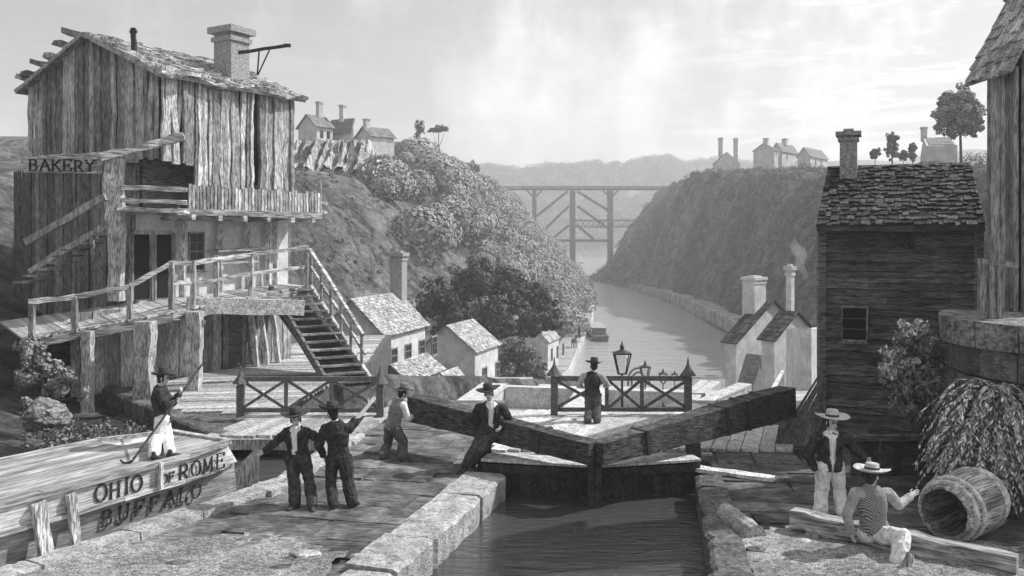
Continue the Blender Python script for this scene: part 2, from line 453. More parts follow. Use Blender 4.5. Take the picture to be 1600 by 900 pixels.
# ------------------------------------------------------------------ terrain
FOOT_L = [(0, -17), (24, -16), (36, -13), (55, -10), (80, -10), (96, -6), (118, 3.2), (160, 8.4), (195, 13.3), (250, 18.5), (300, 20.5), (380, 27), (430, 29), (460, 10)]
FOOT_R = [(0, 22), (20, 22), (30, 21), (60, 25), (82, 32), (110, 37), (150, 41), (177, 44), (241, 47), (300, 46), (355, 41), (392, 34), (404, 32), (425, 50), (450, 90)]
def floor_z(Y, x=-99.0):
    a = -min(13.3, max(0.0, (Y - 33) * 0.165))
    k = sm(-8, -6, x - .2 * (Y - 24)) * (1 - sm(8, 12, x - .2 * (Y - 24)))
    return a * (1 - k) + k * -min(14.5 if Y < 100 else 13.3, max(0.0, 4.2 * sm(25, 27.5, Y) + (Y - 25) * 0.165))
def hz(x, y):
    zf = floor_z(y, x)
    n = noise.noise(Vector((x * .05, y * .05, 0))) * 1.6 + noise.noise(Vector((x * .16, y * .16, 3))) * .7
    # left hill
    fl = lerp_tab(FOOT_L, y)
    top = min(20.5 - 1.2 * sm(150, 175, y), 4.7 + (.070 + .030 * sm(138, 147, y)) * y) + 0.4
    wid = lerp_tab([(0, 12), (60, 20), (150, 34), (300, 36), (400, 34)], y)
    s = fl - x + n * 1.2
    end = 1 - sm(418, 470, y)
    zl = (top - zf) * (sm(0, wid, s) * .85 + .15 * sm(0, wid * .25, s)) * end
    if y > 60: zl += min(max(s - wid, 0) * .03, 4) * end
    # right cliff
    fr = lerp_tab(FOOT_R, y)
    topr = min(24.6, 5.2 + .069 * y) + 0.3
    widr = lerp_tab([(0, 26), (60, 24), (110, 24), (200, 20), (245, 14), (300, 16), (350, 27), (400, 44)], y)
    s2 = x - fr + n * 1.6
    endr = 1 - sm(405, 450, y)
    prof = sm(0, widr * .9, s2)
    gully = (noise.noise(Vector((y * .07, 7.0, x * .02))) * 4.6 + noise.noise(Vector((y * .2, 2.0, x * .06))) * 3.2 + noise.noise(Vector((y * .45, 4.0, x * .25))) * 1.3) * sm(0, 6, s2) * (1 - sm(widr * .7, widr, s2))
    zr = ((topr - zf) * prof + gully) * endr
    z = zf + max(zl, 0) + max(zr, 0) + n * .25 * (1 if y > 40 else .1)
    # the basin beyond the flight
    if y > 88:
        edge = min(x - (fl + 4.5 + (0 if y < 400 else 0)), (fr - 2.5) - x)
        cut = sm(-1.5, 2.5, edge) * sm(100, 116, y)
        if y > 455: cut = 1
        z = z * (1 - cut) + (-18) * cut
    # far wooded ridge
    if y > 640:
        r = sm(800, 1150, y + x * .12 + 60 * noise.noise(Vector((x * .006, 1, 0))))
        far = -18 + r * (104 + 16 * noise.noise(Vector((x * .008, 5, 2))) + 7 * noise.noise(Vector((x * .025, 1, 2))) + abs(x) * .03)
        z = max(z, far) if y > 700 else z
    # the cut for the locks and the boat basin near by
    if y < 31:
        inside = sm(-.3, .3, min(x + 21 + max(0, (y - 22)) * -.0, 6.2 - x)) * (1 - sm(26.5, 29.5, y))
        yard = sm(-.6, .4, (x + 14.8) * .757 + (y - 31) * .653)    # behind the yard wall
        z = z * (1 - inside) + (-2.6) * inside
        bank = -0.5 + 2.6 * sm(9.3, 17, -x - (y - 15) * .33) + .18 * n
        if x < -7.5 and y < 31.5:
            k = (1 - sm(-.2, .3, (x + 7.3) + (y - 15.5) * -.46 + 1.4 * 0)) if y < 23 else 1.0
            z = z * (1 - k) + bank * k
    return z
def terrain():
    ys = [-16 + i * 1.6 for i in range(16)]
    y = ys[-1]
    while y < 1500:
        y += max(.45, (y + 6) * .0145); ys.append(y)
    us = []
    u = 0.0
    nu = 460
    us = [-1.25 + 2.5 * i / nu for i in range(nu + 1)]
    V = []; Fc = []
    for y in ys:
        for u in us:
            x = u * (y + 24)
            V.append((x, y, hz(x, y)))
    w = nu + 1
    for i in range(len(ys) - 1):
        for k in range(nu):
            Fc.append((i * w + k, i * w + k + 1, (i + 1) * w + k + 1, (i + 1) * w + k))
    me = bpy.data.meshes.new('ground'); me.from_pydata(V, [], Fc); me.update()
    me.polygons.foreach_set('use_smooth', [True] * len(me.polygons))
    o = bpy.data.objects.new('ground', me); COL.objects.link(o); o['kind'] = 'structure'
    m, N, L, P = _mat('hillside')
    t = N.new('ShaderNodeTexCoord')
    def nz(sc, det, rough=.6, dist=0):
        mp = N.new('ShaderNodeMapping'); mp.inputs['Scale'].default_value = sc
        n = N.new('ShaderNodeTexNoise'); n.inputs['Scale'].default_value = 1; n.inputs['Detail'].default_value = det
        n.inputs['Roughness'].default_value = rough; n.inputs['Distortion'].default_value = dist
        L.new(t.outputs['Object'], mp.inputs[0]); L.new(mp.outputs[0], n.inputs['Vector']); return n.outputs['Fac']
    a = ramp(.32, .68, nz((.05, .05, .05), 8), N, L, .10, .21)
    b = ramp(.3, .7, nz((1.1, 1.1, 2.2), 8, .7), N, L, .5, 1.5)
    b2 = ramp(.36, .64, nz((.3, .3, .34), 8, .72, .6), N, L, .5, 1.55)
    m0 = N.new('ShaderNodeMath'); m0.operation = 'MULTIPLY'; L.new(b, m0.inputs[0]); L.new(b2, m0.inputs[1])
    mm = N.new('ShaderNodeMath'); mm.operation = 'MULTIPLY'; L.new(a, mm.inputs[0]); L.new(m0.outputs[0], mm.inputs[1])
    cc = N.new('ShaderNodeCombineColor')
    for i in range(3): L.new(mm.outputs[0], cc.inputs[i])
    L.new(cc.outputs[0], P.inputs['Base Color']); P.inputs['Roughness'].default_value = .95; P.inputs['Specular IOR Level'].default_value = .05
    bp = N.new('ShaderNodeBump'); bp.inputs['Strength'].default_value = .9; bp.inputs['Distance'].default_value = 1.1
    L.new(nz((.9, .9, 1.4), 9, .75), bp.inputs['Height']); L.new(bp.outputs[0], P.inputs['Normal'])
    me.materials.append(m)
terrain()

# water of the lower basin and of the upper lock
w = MB(); w.add([(-900, 96, -14), (900, 96, -14), (900, 1500, -14), (-900, 1500, -14)], [(0, 1, 2, 3)])
struct('canal_water', w, M['basin_water'])
w = MB(); w.add([(-22, -14, -.44), (6.1, -14, -.44), (6.1, 19.6, -.44), (-6.0, 26.5, -.44), (-22, 26.5, -.44)], [(0, 1, 2, 3, 4)])
struct('lock_water', w, M['lock_water'])

# ------------------------------------------------------------------ quays: stone slabs with real walls
def in_poly(x, y, poly):
    c = False; n = len(poly)
    for i in range(n):
        (x1, y1), (x2, y2) = poly[i], poly[(i + 1) % n]
        if (y1 > y) != (y2 > y) and x < (x2 - x1) * (y - y1) / (y2 - y1) + x1: c = not c
    return c
ISLAND = [(-13.6, 3), (-10.2, 8.9), (-7.4, 13.6), (-4.8, 18.2), (-4.3, 22.6), (-3.4, 27.5), (-.2, 27.5), (-.2, 20.2), (-.75, 20.0), (-.75, 18.8), (-.17, 18.7), (-1.12, 15.4), (-1.75, 13.2), (-4.4, 3)]
RIGHT = [(1.4, 3), (3.0, 13.2), (3.45, 16), (3.85, 18.6), (4.4, 18.8), (4.4, 20.0), (4.2, 20.2), (4.6, 27.5), (24, 27.5), (24, 3)]
YARD = [(-24, 38.8), (-14.9, 31.1), (-7.25, 22.2), (-7.1, 26.0), (-6.2, 31), (-5.6, 36), (-6.2, 46), (-20, 47)]
def wall_faces(poly, z0, z1, m, name, skip=()):
    b = MB(); b.prism(poly, z0, z1); return struct(name, b, m)
wall_faces(ISLAND, -3, -.02, M['quay'], 'lock_island')
wall_faces(RIGHT, -3, -.02, M['quay'], 'lock_side')
wall_faces(YARD, -9, -.03, M['dark_stone'], 'yard_ground')
def paving(name, poly, m, size=(1.1, .8), z=0.0, ang=.2, seed=1, cond=None, wob=.03):
    """rough flagstones: every stone a slightly tilted slab, in one surface"""
    r = random.Random(seed); b = MB(); ca, sa = math.cos(ang), math.sin(ang)
    xs = [p[0] for p in poly]; ys = [p[1] for p in poly]; R = 40
    row = -R; v = 0
    while v < 2 * R:
        sy = size[1] * r.uniform(.75, 1.3); u = r.uniform(0, 1)
        while u < 2 * R:
            sx = size[0] * r.uniform(.6, 1.5)
            def T(a, c):
                p, q = a - R, c - R
                return (p * ca + q * sa, -p * sa + q * ca + 14)
            g = .018
            cs = [T(u + g, v + g), T(u + sx - g, v + g), T(u + sx - g, v + sy - g), T(u + g, v + sy - g)]
            cs = [(c[0] + r.uniform(-wob, wob), c[1] + r.uniform(-wob, wob)) for c in cs]
            if all(in_poly(c[0], c[1], poly) for c in cs) and (cond is None or cond(*cs[0])):
                zz = [z + r.uniform(0.0, .035) for _ in range(4)]
                b.hexa([(c[0], c[1], z - .06) for c in cs] + [(c[0], c[1], q) for c, q in zip(cs, zz)])
            u += sx
        v += sy
    return struct(name, b, m)
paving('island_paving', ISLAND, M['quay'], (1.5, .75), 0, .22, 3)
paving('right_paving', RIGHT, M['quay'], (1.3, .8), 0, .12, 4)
# coping stones along the chamber walls: big pale worn blocks
def coping(name, pts, wdt, side, m, seed):
    r = random.Random(seed); b = MB()
    for (x0, y0), (x1, y1) in zip(pts, pts[1:]):
        d = Vector((x1 - x0, y1 - y0, 0)); Lg = d.length; d.normalize(); nrm = Vector((d.y, -d.x, 0)) * side
        t = 0
        while t < Lg - .2:
            l = min(r.uniform(.9, 1.9), Lg - t)
            if Lg - t - l < .4: l = Lg - t
            a = Vector((x0, y0, 0)) + d * (t + .012); c = Vector((x0, y0, 0)) + d * (t + l - .012)
            wd = wdt * r.uniform(.85, 1.2); h = .055 + r.uniform(0, .05); o = .02 + r.uniform(0, .06)
            nx = 9; ring = []
            for i in range(nx + 1):
                q = a.lerp(c, i / nx); j = r.uniform(-.028, .028) - (.035 if i in (0, nx) else 0)
                ring.append([q + nrm * (o + j) + Vector((0, 0, -.55)), q + nrm * (o + j + .015) + Vector((0, 0, h - .05)), q + nrm * (o - .06 + j) + Vector((0, 0, h + r.uniform(-.022, .015))),
                             q - nrm * wd + Vector((0, 0, h + r.uniform(-.02, .01))), q - nrm * (wd + .02) + Vector((0, 0, -.03))])
            P = [p for g in ring for p in g]; fs = [tuple(range(5)), tuple(5 * nx + k for k in range(5))]
            for i in range(nx):
                for k in range(5):
                    k2 = (k + 1) % 5; fs.append((5 * i + k, 5 * i + 5 + k, 5 * i + 5 + k2, 5 * i + k2))
            b.add(P, fs); t += l
    return struct(name, b, m)
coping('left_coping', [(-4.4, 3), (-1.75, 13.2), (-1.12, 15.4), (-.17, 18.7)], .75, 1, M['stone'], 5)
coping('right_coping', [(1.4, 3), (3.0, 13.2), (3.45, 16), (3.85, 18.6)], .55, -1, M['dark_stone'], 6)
coping('basin_coping', [(-10.2, 8.9), (-7.4, 13.6), (-4.8, 18.2), (-4.3, 22.6), (-3.4, 27.5)], .5, -1, M['stone'], 8)
coping('yard_coping', [(-24, 38.8), (-14.9, 31.1), (-7.25, 22.2)], .4, 1, M['dark_stone'], 9)
# rougher lower courses of the chamber walls
def courses(name, pts, side, m, z0, rows, hgt, seed):
    r = random.Random(seed); b = MB()
    for (x0, y0), (x1, y1) in zip(pts, pts[1:]):
        d = Vector((x1 - x0, y1 - y0, 0)); Lg = d.length; d.normalize(); nrm = Vector((d.y, -d.x, 0)) * side
        for k in range(rows):
            t = 0
            while t < Lg:
                l = min(r.uniform(.6, 1.4), Lg - t); o = r.uniform(.0, .05)
                c = Vector((x0, y0, 0)) + d * (t + l / 2) + nrm * (o - .15)
                b.box(c + Vector((0, 0, z0 - (k + .5) * hgt)), (l - .02, .3, hgt - .02), (d, Vector((-d.y, d.x, 0)))); t += l
    return struct(name, b, m)
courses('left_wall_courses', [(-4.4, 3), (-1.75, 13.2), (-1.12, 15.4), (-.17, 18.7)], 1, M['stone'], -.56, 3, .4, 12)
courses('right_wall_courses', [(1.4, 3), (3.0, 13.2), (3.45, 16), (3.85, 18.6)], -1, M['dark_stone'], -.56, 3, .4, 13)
courses('yard_wall_courses', [(-24, 38.8), (-14.9, 31.1), (-7.25, 22.2)], 1, M['dark_stone'], -.56, 2, .45, 14)
# patches of gravel in front, their sunlight put into the pale colour
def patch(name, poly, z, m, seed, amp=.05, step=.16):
    r = random.Random(seed); xs = [p[0] for p in poly]; ys = [p[1] for p in poly]
    nx = int((max(xs) - min(xs)) / step) + 1; ny = int((max(ys) - min(ys)) / step) + 1; V = {}; b = MB(); idx = {}
    for i in range(nx + 1):
        for j in range(ny + 1):
            x = min(xs) + i * step; y = min(ys) + j * step
            if in_poly(x, y, poly):
                idx[i, j] = len(b.v)
                dd = noise.noise(Vector((x * 1.3, y * 1.3, seed))) * amp + noise.noise(Vector((x * 5, y * 5, seed))) * amp * .6
                b.v.append((x + r.uniform(-.03, .03), y + r.uniform(-.03, .03), z + dd))
    for (i, j) in list(idx):
        q = [(i, j), (i + 1, j), (i + 1, j + 1), (i, j + 1)]
        if all(k in idx for k in q): b.f.append(tuple(idx[k] for k in q))
    return struct(name, b, m, True)
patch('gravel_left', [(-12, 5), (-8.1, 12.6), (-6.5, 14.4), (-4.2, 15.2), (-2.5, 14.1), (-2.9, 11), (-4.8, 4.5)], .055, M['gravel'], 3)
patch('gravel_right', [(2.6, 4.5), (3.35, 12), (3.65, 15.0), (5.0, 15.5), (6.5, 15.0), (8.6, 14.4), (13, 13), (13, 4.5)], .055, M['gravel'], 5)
# plank yard in front of the ground floor of the bakery
def boards(poly, ang, wdt, z, th, seed, gap=.02, lng=None):
    r = random.Random(seed); b = MB(); ca, sa = math.cos(ang), math.sin(ang)
    rot = [(x * ca + y * sa, -x * sa + y * ca) for x, y in poly]; vmin = min(p[1] for p in rot); vmax = max(p[1] for p in rot); v = vmin
    while v < vmax:
        ww = wdt * r.uniform(.8, 1.2); vm = v + ww / 2; cr = []
        for i in range(len(rot)):
            (x1, y1), (x2, y2) = rot[i], rot[(i + 1) % len(rot)]
            if (y1 > vm) != (y2 > vm): cr.append((x2 - x1) * (vm - y1) / (y2 - y1) + x1)
        cr.sort()
        for a, c in zip(cr[::2], cr[1::2]):
            a += r.uniform(-.06, .04); c += r.uniform(-.04, .06); dz = r.uniform(-.012, .012)
            def T(u, w): return (u * ca - w * sa, u * sa + w * ca)
            q = [T(a, v + gap / 2), T(c, v + gap / 2), T(c, v + ww - gap / 2), T(a, v + ww - gap / 2)]
            b.hexa([(p[0], p[1], z - th + dz) for p in q] + [(p[0], p[1], z + dz + r.uniform(-.006, .006)) for p in q])
        v += ww
    return b
struct('yard_boards', boards([(-12.3, 28.6), (-9.2, 25.4), (-6.7, 25.4), (-6.1, 31), (-5.8, 36), (-6.4, 45), (-9.6, 45)], .12, .42, .03, .08, 21), M['deck_wood'])

# ------------------------------------------------------------------ the flight of locks going down
ax = Vector((.2, 1, 0)).normalized(); ay = Vector((ax.y, -ax.x, 0))
def lk(s, t, z): return Vector((2.2, 22, 0)) + ax * s + ay * t + Vector((0, 0, z))
fl_b = MB(); fl_w = MB()
STEPS = [(4.0, -2.2), (20, -5.0), (37, -8.2), (54, -10.7), (71, -12.6)]
for k in range(4):
    s0, z0 = STEPS[k]; s1, z1 = STEPS[k + 1]
    for t0, t1 in ((-7.6, -6.6), (-2.9, -1.75), (2.9, 4.4)):
        p = [lk(s0, t0, -16), lk(s0, t1, -16), lk(s1, t1, -16), lk(s1, t0, -16)]
        fl_b.hexa(p + [Vector((q.x, q.y, z0)) for q in p])
        # coping set proud of the wall
        p = [lk(s0 - .2, t0 - .12, z0 + .004), lk(s0 - .2, t1 + .12, z0 + .004), lk(s1, t1 + .12, z0 + .004), lk(s1, t0 - .12, z0 + .004)]
        fl_b.hexa(p + [q + Vector((0, 0, .18)) for q in p])
    for t0, t1 in ((-6.6, -2.9), (-1.75, 2.9)):
        p = [lk(s0 + .6, t0 + .01, z0 - .9), lk(s0 + .6, t1 - .01, z0 - .9), lk(s1 + .2, t1 - .01, z0 - .9), lk(s1 + .2, t0 + .01, z0 - .9)]
        fl_w.add(p, [(0, 1, 2, 3)])
        p = [lk(s1 - .1, t0 + .02, -16), lk(s1 - .1, t1 - .02, -16), lk(s1 + .35, t1 - .02, -16), lk(s1 + .35, t0 + .02, -16)]
        fl_b.hexa(p + [Vector((q.x, q.y, z0 + .05)) for q in p])
struct('lock_flight', fl_b, M['pale_stone']); struct('flight_water', fl_w, M['basin_water'])
# towpath along the left bank
tp = MB()
ys = [62 + i * 6 for i in range(58)]
P = []
for y in ys:
    e = lerp_tab(FOOT_L, y) + 4.0 if y > 105 else lerp_tab([(62, 1.5), (80, 2.0), (105, lerp_tab(FOOT_L, 105) + 4)], y)
    P += [(e - 3.4, y, max(hz(e - 3.4, y), -13.2 if y > 108 else -99) + .12), (e - .1, y, (-13.1 if y > 108 else hz(e - .1, y) + .15))]
tp.add(P, [(2 * i, 2 * i + 1, 2 * i + 3, 2 * i + 2) for i in range(len(ys) - 1)])
struct('towpath', tp, mat('path_earth', .34, .3, (.4, .4, .4), lines=(2, 2, 2), line_amt=.3, bump=.4), True)
qe = MB()
for i in range(len(ys) - 1):
    y0, y1 = ys[i], ys[i + 1]
    if y0 < 108: continue
    e0 = lerp_tab(FOOT_L, y0) + 4.0; e1 = lerp_tab(FOOT_L, y1) + 4.0
    qe.hexa([(e0 - .05, y0, -16), (e0 + .35, y0, -16), (e1 + .35, y1, -16), (e1 - .05, y1, -16), (e0 - .05, y0, -12.98), (e0 + .35, y0, -12.98), (e1 + .35, y1, -12.98), (e1 - .05, y1, -12.98)])
tag(rebase(qe.build('bank_wall', M['pale_stone'])), 'long pale stone edging along the left canal bank beside the towpath', 'wall')
# retaining wall and path on the right bank
rw = MB(); rp = MB()
ys = [138 + i * 8 for i in range(24)]
for y0, y1 in zip(ys, ys[1:]):
    e0 = lerp_tab(FOOT_R, y0) - 1.5; e1 = lerp_tab(FOOT_R, y1) - 1.5
    t0 = -11 - max(0, (y0 - 230)) * .012; t1 = -11 - max(0, (y1 - 230)) * .012
    rw.hexa([(e0, y0, -17), (e0 + .8, y0, -17), (e1 + .8, y1, -17), (e1, y1, -17), (e0, y0, t0), (e0 + .8, y0, t0), (e1 + .8, y1, t1), (e1, y1, t1)])
    rp.hexa([(e0 + .8, y0, t0 - 2), (e0 + 4.6, y0, t0 - 2), (e1 + 4.6, y1, t1 - 2), (e1 + .8, y1, t1 - 2), (e0 + .8, y0, t0 - .1), (e0 + 4.6, y0, t0 - .1), (e1 + 4.6, y1, t1 - .1), (e1 + .8, y1, t1 - .1)])
tag(rebase(rw.build('retaining_wall', M['rock'])), 'long grey retaining wall along the right canal bank below the dark cliff', 'wall')
struct('bank_path', rp, M['rock'])
# pale broken cliff under the houses on the left height
cl = MB(); r = random.Random(31); cols = 64; rows = 9; vv = []
for i in range(cols + 1):
    px = 425 + 205 * i / cols; Yc = 137 + 3.5 * noise.noise(Vector((i * .22, 3, 0))) + 2.5 * noise.noise(Vector((i * .7, 8, 0)))
    zt = 5 + (370 - (222 + max(0, px - 600) * .25)) * 140 / F
    zt = min(zt, hz((px - 800) / F * 140, 146) + .6) if px > 585 else zt
    low = zt - (5.2 + 2.4 * noise.noise(Vector((i * .3, 1, 1)))) * (1 if px < 590 else max(.15, 1 - (px - 590) / 50))
    for j in range(rows + 1):
        t = j / rows
        Yj = Yc - 7 * (1 - t) ** 1.5 * (1 + .7 * noise.noise(Vector((i * .5, t * 2.5, 5)))) + 1.2 * noise.noise(Vector((i * .9, t * 5, 1)))
        vv.append(((px - 800) / F * 140, Yj, low + (zt - low) * t + .4 * noise.noise(Vector((i, t * 4, 9)))))
    vv.append(((px - 800) / F * 140, 156, min(zt + .4, hz((px - 800) / F * 140, 156) + .1) if px > 585 else zt + .4))
k = rows + 2
cl.add(vv, [(i * k + j, (i + 1) * k + j, (i + 1) * k + j + 1, i * k + j + 1) for i in range(cols) for j in range(rows + 1)])
struct('cliff', cl, M['rock'])
# ------------------------------------------------------------------ building helpers
def slope(mb, A, B, C, D, rows, cols, seed, th=.05, ragged=.06):
    """shingles on the roof slope: eave A-B, ridge D-C"""
    r = random.Random(seed); A, B, C, D = map(Vector, (A, B, C, D)); nrm = (B - A).cross(D - A).normalized()
    if nrm.z < 0: nrm = -nrm
    base = [A, B, C, D]
    mb.hexa([p - nrm * th * 1.2 for p in base] + [p - nrm * .004 for p in base])
    def P(u, v): return A.lerp(B, u).lerp(D.lerp(C, u), v)
    for i in range(rows):
        v0 = i / rows; v1 = min(1.0, (i + 1.25) / rows); u = 0.0
        while u < 1 - 1e-4:
            w_ = r.uniform(.55, 1.5) / cols; u1 = min(1.0, u + w_)
            if 1 - u1 < .3 / cols: u1 = 1.0
            l0 = th * r.uniform(.5, 1.3); dv = r.uniform(-ragged, ragged) / rows
            a, b, c, d = P(u + .002, v0 + dv if i else v0 + dv * .6 - .01), P(u1 - .002, v0 + dv + r.uniform(-.2, .2) / rows * .4), P(u1 - .002, v1), P(u + .002, v1)
            k = r.uniform(-.3, .3) * th
            mb.hexa([a, b, c, d] + [a + nrm * (l0 + k), b + nrm * (l0 - k), c + nrm * .012, d + nrm * .012])
            u = u1
def chimney(parent, c, w, d, h, m, ax=None, cap=.12, name='chimney'):
    b = MB(); c = Vector(c)
    b.box(c + Vector((0, 0, h / 2)), (w, d, h), ax)
    b.box(c + Vector((0, 0, h + .0)), (w + cap * 2, d + cap * 2, max(.08, h * .07)), ax)
    b.box(c + Vector((0, 0, h - max(.12, h * .10))), (w + cap * .9, d + cap * .9, max(.06, h * .05)), ax)
    b.box(c + Vector((0, 0, h + max(.08, h * .07) * .5 + .03)), (w * .6, d * .6, .06 + h * .03), ax)
    return b.build(name, m, parent)
def window(parent, c, right, w, h, nrm, mf, panes=(2, 3), name='window', fine=True):
    """frame standing proud of the wall, dark glass behind it, bars"""
    c, right, nrm = Vector(c), Vector(right).normalized(), Vector(nrm).normalized(); up = Vector((0, 0, 1))
    g = MB(); g.box(c + nrm * .012, (w, .05, h), (right, -nrm if right.cross(-nrm).z > 0 else nrm))
    o = g.build(name, M['glass'], parent)
    if fine:
        f = MB(); t = max(.05, w * .1)
        def bx(cc, sx, sz, dep): f.box(cc, (sx, dep, sz), (right, -nrm if right.cross(-nrm).z > 0 else nrm))
        for sgn in (-1, 1): bx(c + right * sgn * (w / 2 + t / 2) + nrm * .02, t, h + 2 * t, .09)
        for sgn in (-1, 1): bx(c + up * sgn * (h / 2 + t / 2 + .002) + nrm * .022, w - .002, t, .085)
        for i in range(1, panes[0]): bx(c + right * (i / panes[0] - .5) * w + nrm * .03, t * .4, h - .004, .03)
        for i in range(1, panes[1]): bx(c + up * (i / panes[1] - .5) * h + nrm * .034, w - .004, t * .4, .03)
        f.build('frame', mf, o)
        sl = MB(); sl.box(c - up * (h / 2 + t * 1.5) + nrm * .05, (w + 3 * t, .16, t * .8), (right, -nrm if right.cross(-nrm).z > 0 else nrm)); sl.build('sill', mf, o)
    return o
def house(label, C, g, s, W, L, eave, rise, wm, rm, wins=(), gwins=(), chims=(), rows=7, cols=10, over=.25, cat='house', group=None, name='house', base=None, seed=1, fine=True, cm=None, door=None):
    """gabled house: near corner C, g along the gable wall, s along the eaves wall; wins: (t, z, w, h) on the eaves wall"""
    C = Vector(C); g = Vector((g[0], g[1], 0)).normalized(); s = Vector((s[0], s[1], 0)).normalized()
    bz = C.z if base is None else base
    mid = C + g * W / 2 + s * L / 2
    root = thing(name, label, cat, (mid.x, mid.y, bz), group)
    c0 = Vector((C.x, C.y, 0)); b = MB(); Z = lambda p, z: Vector((p.x, p.y, z))
    prof = [(0, bz - 3), (W, bz - 3), (W, eave), (W / 2, eave + rise), (0, eave)]
    pts = [Z(c0 + g * t, z) for t, z in prof] + [Z(c0 + g * t + s * L, z) for t, z in prof]
    b.add(pts, [(0, 1, 2, 3, 4), (9, 8, 7, 6, 5)] + [(i, i + 5, (i + 1) % 5 + 5, (i + 1) % 5) for i in range(5)])
    b.build('wall', wm, root)
    rb = MB(); k = over; dz = rise / (W / 2) * k
    A = Z(c0 - g * k - s * k, eave - dz + .06); B = Z(c0 - g * k + s * (L + k), eave - dz + .06)
    Rd = Z(c0 + g * W / 2 - s * k, eave + rise + .06); Rc = Z(c0 + g * W / 2 + s * (L + k), eave + rise + .06)
    A2 = Z(c0 + g * (W + k) - s * k, eave - dz + .06); B2 = Z(c0 + g * (W + k) + s * (L + k), eave - dz + .06)
    slope(rb, A, B, Rc, Rd, rows, cols, seed); slope(rb, A2, B2, Rc, Rd, max(2, rows // 2), max(2, cols // 2), seed + 1)
    rb.build('roof', rm, root)
    ns = -g; ng = -s
    for t, z, w_, h_ in wins: window(root, Z(c0 + s * t, z), s, w_, h_, ns, M['grey_wood'], fine=fine)
    for t, z, w_, h_ in gwins: window(root, Z(c0 + g * t, z), g, w_, h_, ng, M['grey_wood'], fine=fine)
    for (tg, ts, w_, d_, h_, sink) in chims:
        p = c0 + g * tg + s * ts; zr = eave + rise * (1 - abs(tg - W / 2) / (W / 2))
        chimney(root, Z(p, zr - sink), w_, d_, h_ + sink, cm or wm, (s, Vector((-s.y, s.x, 0))))
    if door:
        for t, z0, w_, h_ in door:
            d = MB(); d.box(Z(c0 + s * t, z0 + h_ / 2) + ns * .02, (w_, .06, h_), (s, Vector((-s.y, s.x, 0)))); d.build('door', M['grey_wood'], root)
    return root
def dirs(deg):
    a = math.radians(deg); return (-math.cos(a), math.sin(a)), (math.sin(a), math.cos(a))      # gable to the left, eaves wall to the right
def mdirs(deg):
    a = math.radians(deg); return (math.cos(a), math.sin(a)), (-math.sin(a), math.cos(a))      # gable to the right, eaves wall to the left

# ------------------------------------------------------------------ houses of the valley, left
def vhouse(label, px, Y, deg, ye, dpx_g, px_s, yp, base, **kw):
    """near corner at column px and distance Y, eave seen at row ye, gable half reaching dpx_g, side wall reaching column px_s"""
    g, s = dirs(deg); C = at(px, ye, Y); eave = C.z
    half = reach(C, g, dpx_g); L = reach(C, s, px_s)
    Yp = Y + half * g[1]; pk = EYE - (yp - HOR) / F * Yp
    return house(label, (C.x, C.y, base), g, s, half * 2, L, eave, pk - eave, M['plaster'], M['shingle'], base=base, **kw)
vhouse('white valley house with smoking tall chimney and four dark windows beside the stairs', 598, 50, 16, 521, 550, 664, 468, -5.5, rows=15, cols=26, seed=41,
       wins=[(1.5, -2.0, .8, 1.1), (3.6, -2.0, .8, 1.1), (5.8, -2.0, .8, 1.1), (8.0, -2.0, .8, 1.1)], gwins=[(1.2, -3.6, .7, 1.6)],
       chims=[(1.7, 6.2, .85, .8, 2.6, .5)], cm=M['brick'])
vhouse('low white cottage with shingle roof below the house with the tall chimney', 638, 44, 16, 594, 612, 688, 571, -6.5, rows=11, cols=20, seed=43,
       wins=[(1.6, -3.1, .5, .7), (3.2, -3.1, .5, .7), (4.8, -3.1, .5, .7)])
vhouse('white house with two windows standing in front of the big dark tree', 742, 70, 18, 548, 699, 778, 509, -8.8, rows=12, cols=20, seed=45,
       wins=[(2.2, -6.4, .9, 1.7), (5.4, -6.4, .9, 1.7)], gwins=[])
vhouse('low outbuilding with sloping grey roof against the house with two windows', 716, 64, 18, 618, 690, 738, 583, -9.3, rows=9, cols=14, seed=46)
vhouse('small far white house beside the towpath behind the round bush', 856, 122, 18, 533, 833, 873, 509, -13.2, rows=9, cols=12, seed=47, fine=False,
       wins=[(2.0, -11.3, 1.0, 1.7), (5.0, -11.3, 1.0, 1.7), (8.2, -11.3, 1.0, 1.7)])
b = MB(); b.hexa([at(694, 640, 60), at(745, 640, 56), at(790, 640, 60), at(740, 640, 65)] + [at(694, 618, 60), at(745, 622, 56), at(788, 601, 60), at(738, 598, 65)])
solo(b, 'stone_wall', M['pale_stone'], 'flat topped pale block of wall in front of the house with two windows', 'wall')

# ------------------------------------------------------------------ houses of the valley, right
def rhouse(label, px, Y, deg, ye, px_pk, yp, px_s, base, rm=None, **kw):
    g, s = mdirs(deg); C = at(px, ye, Y); eave = C.z
    half = reach(C, g, px_pk); L = reach(C, s, px_s); Yp = Y + half * g[1]; pk = EYE - (yp - HOR) / F * Yp
    return house(label, (C.x, C.y, base), g, s, half * 2, L, eave, pk - eave, kw.pop('wm', M['plaster']), rm or M['dark_shingle'], base=base, **kw)
rhouse('tall pale house with steep dark roof and broad chimney right of the canal', 1150, 75, 38, 534, 1206, 470, 1133, -9.8, rows=9, cols=8, seed=51, over=.3,
       chims=[(3.9, 1.1, 1.3, 1.6, 2.6, 1.0)], cm=M['plaster'])
rhouse('narrow white house with dark roof and thin smoking chimney next to the black plank house', 1210, 60, 40, 530, 1243, 488, 1190, -8.6, rows=7, cols=6, seed=52, over=.25,
       chims=[(3.1, .8, .42, .42, 3.4, .9)], cm=M['plaster'])
rhouse('small grey lean to shed between the two white houses right of the canal', 1177, 67, 40, 596, 1189, 556, 1157, -9.8, rows=6, cols=5, seed=53, rm=M['far_roof'], wm=M['brick'], over=.15)
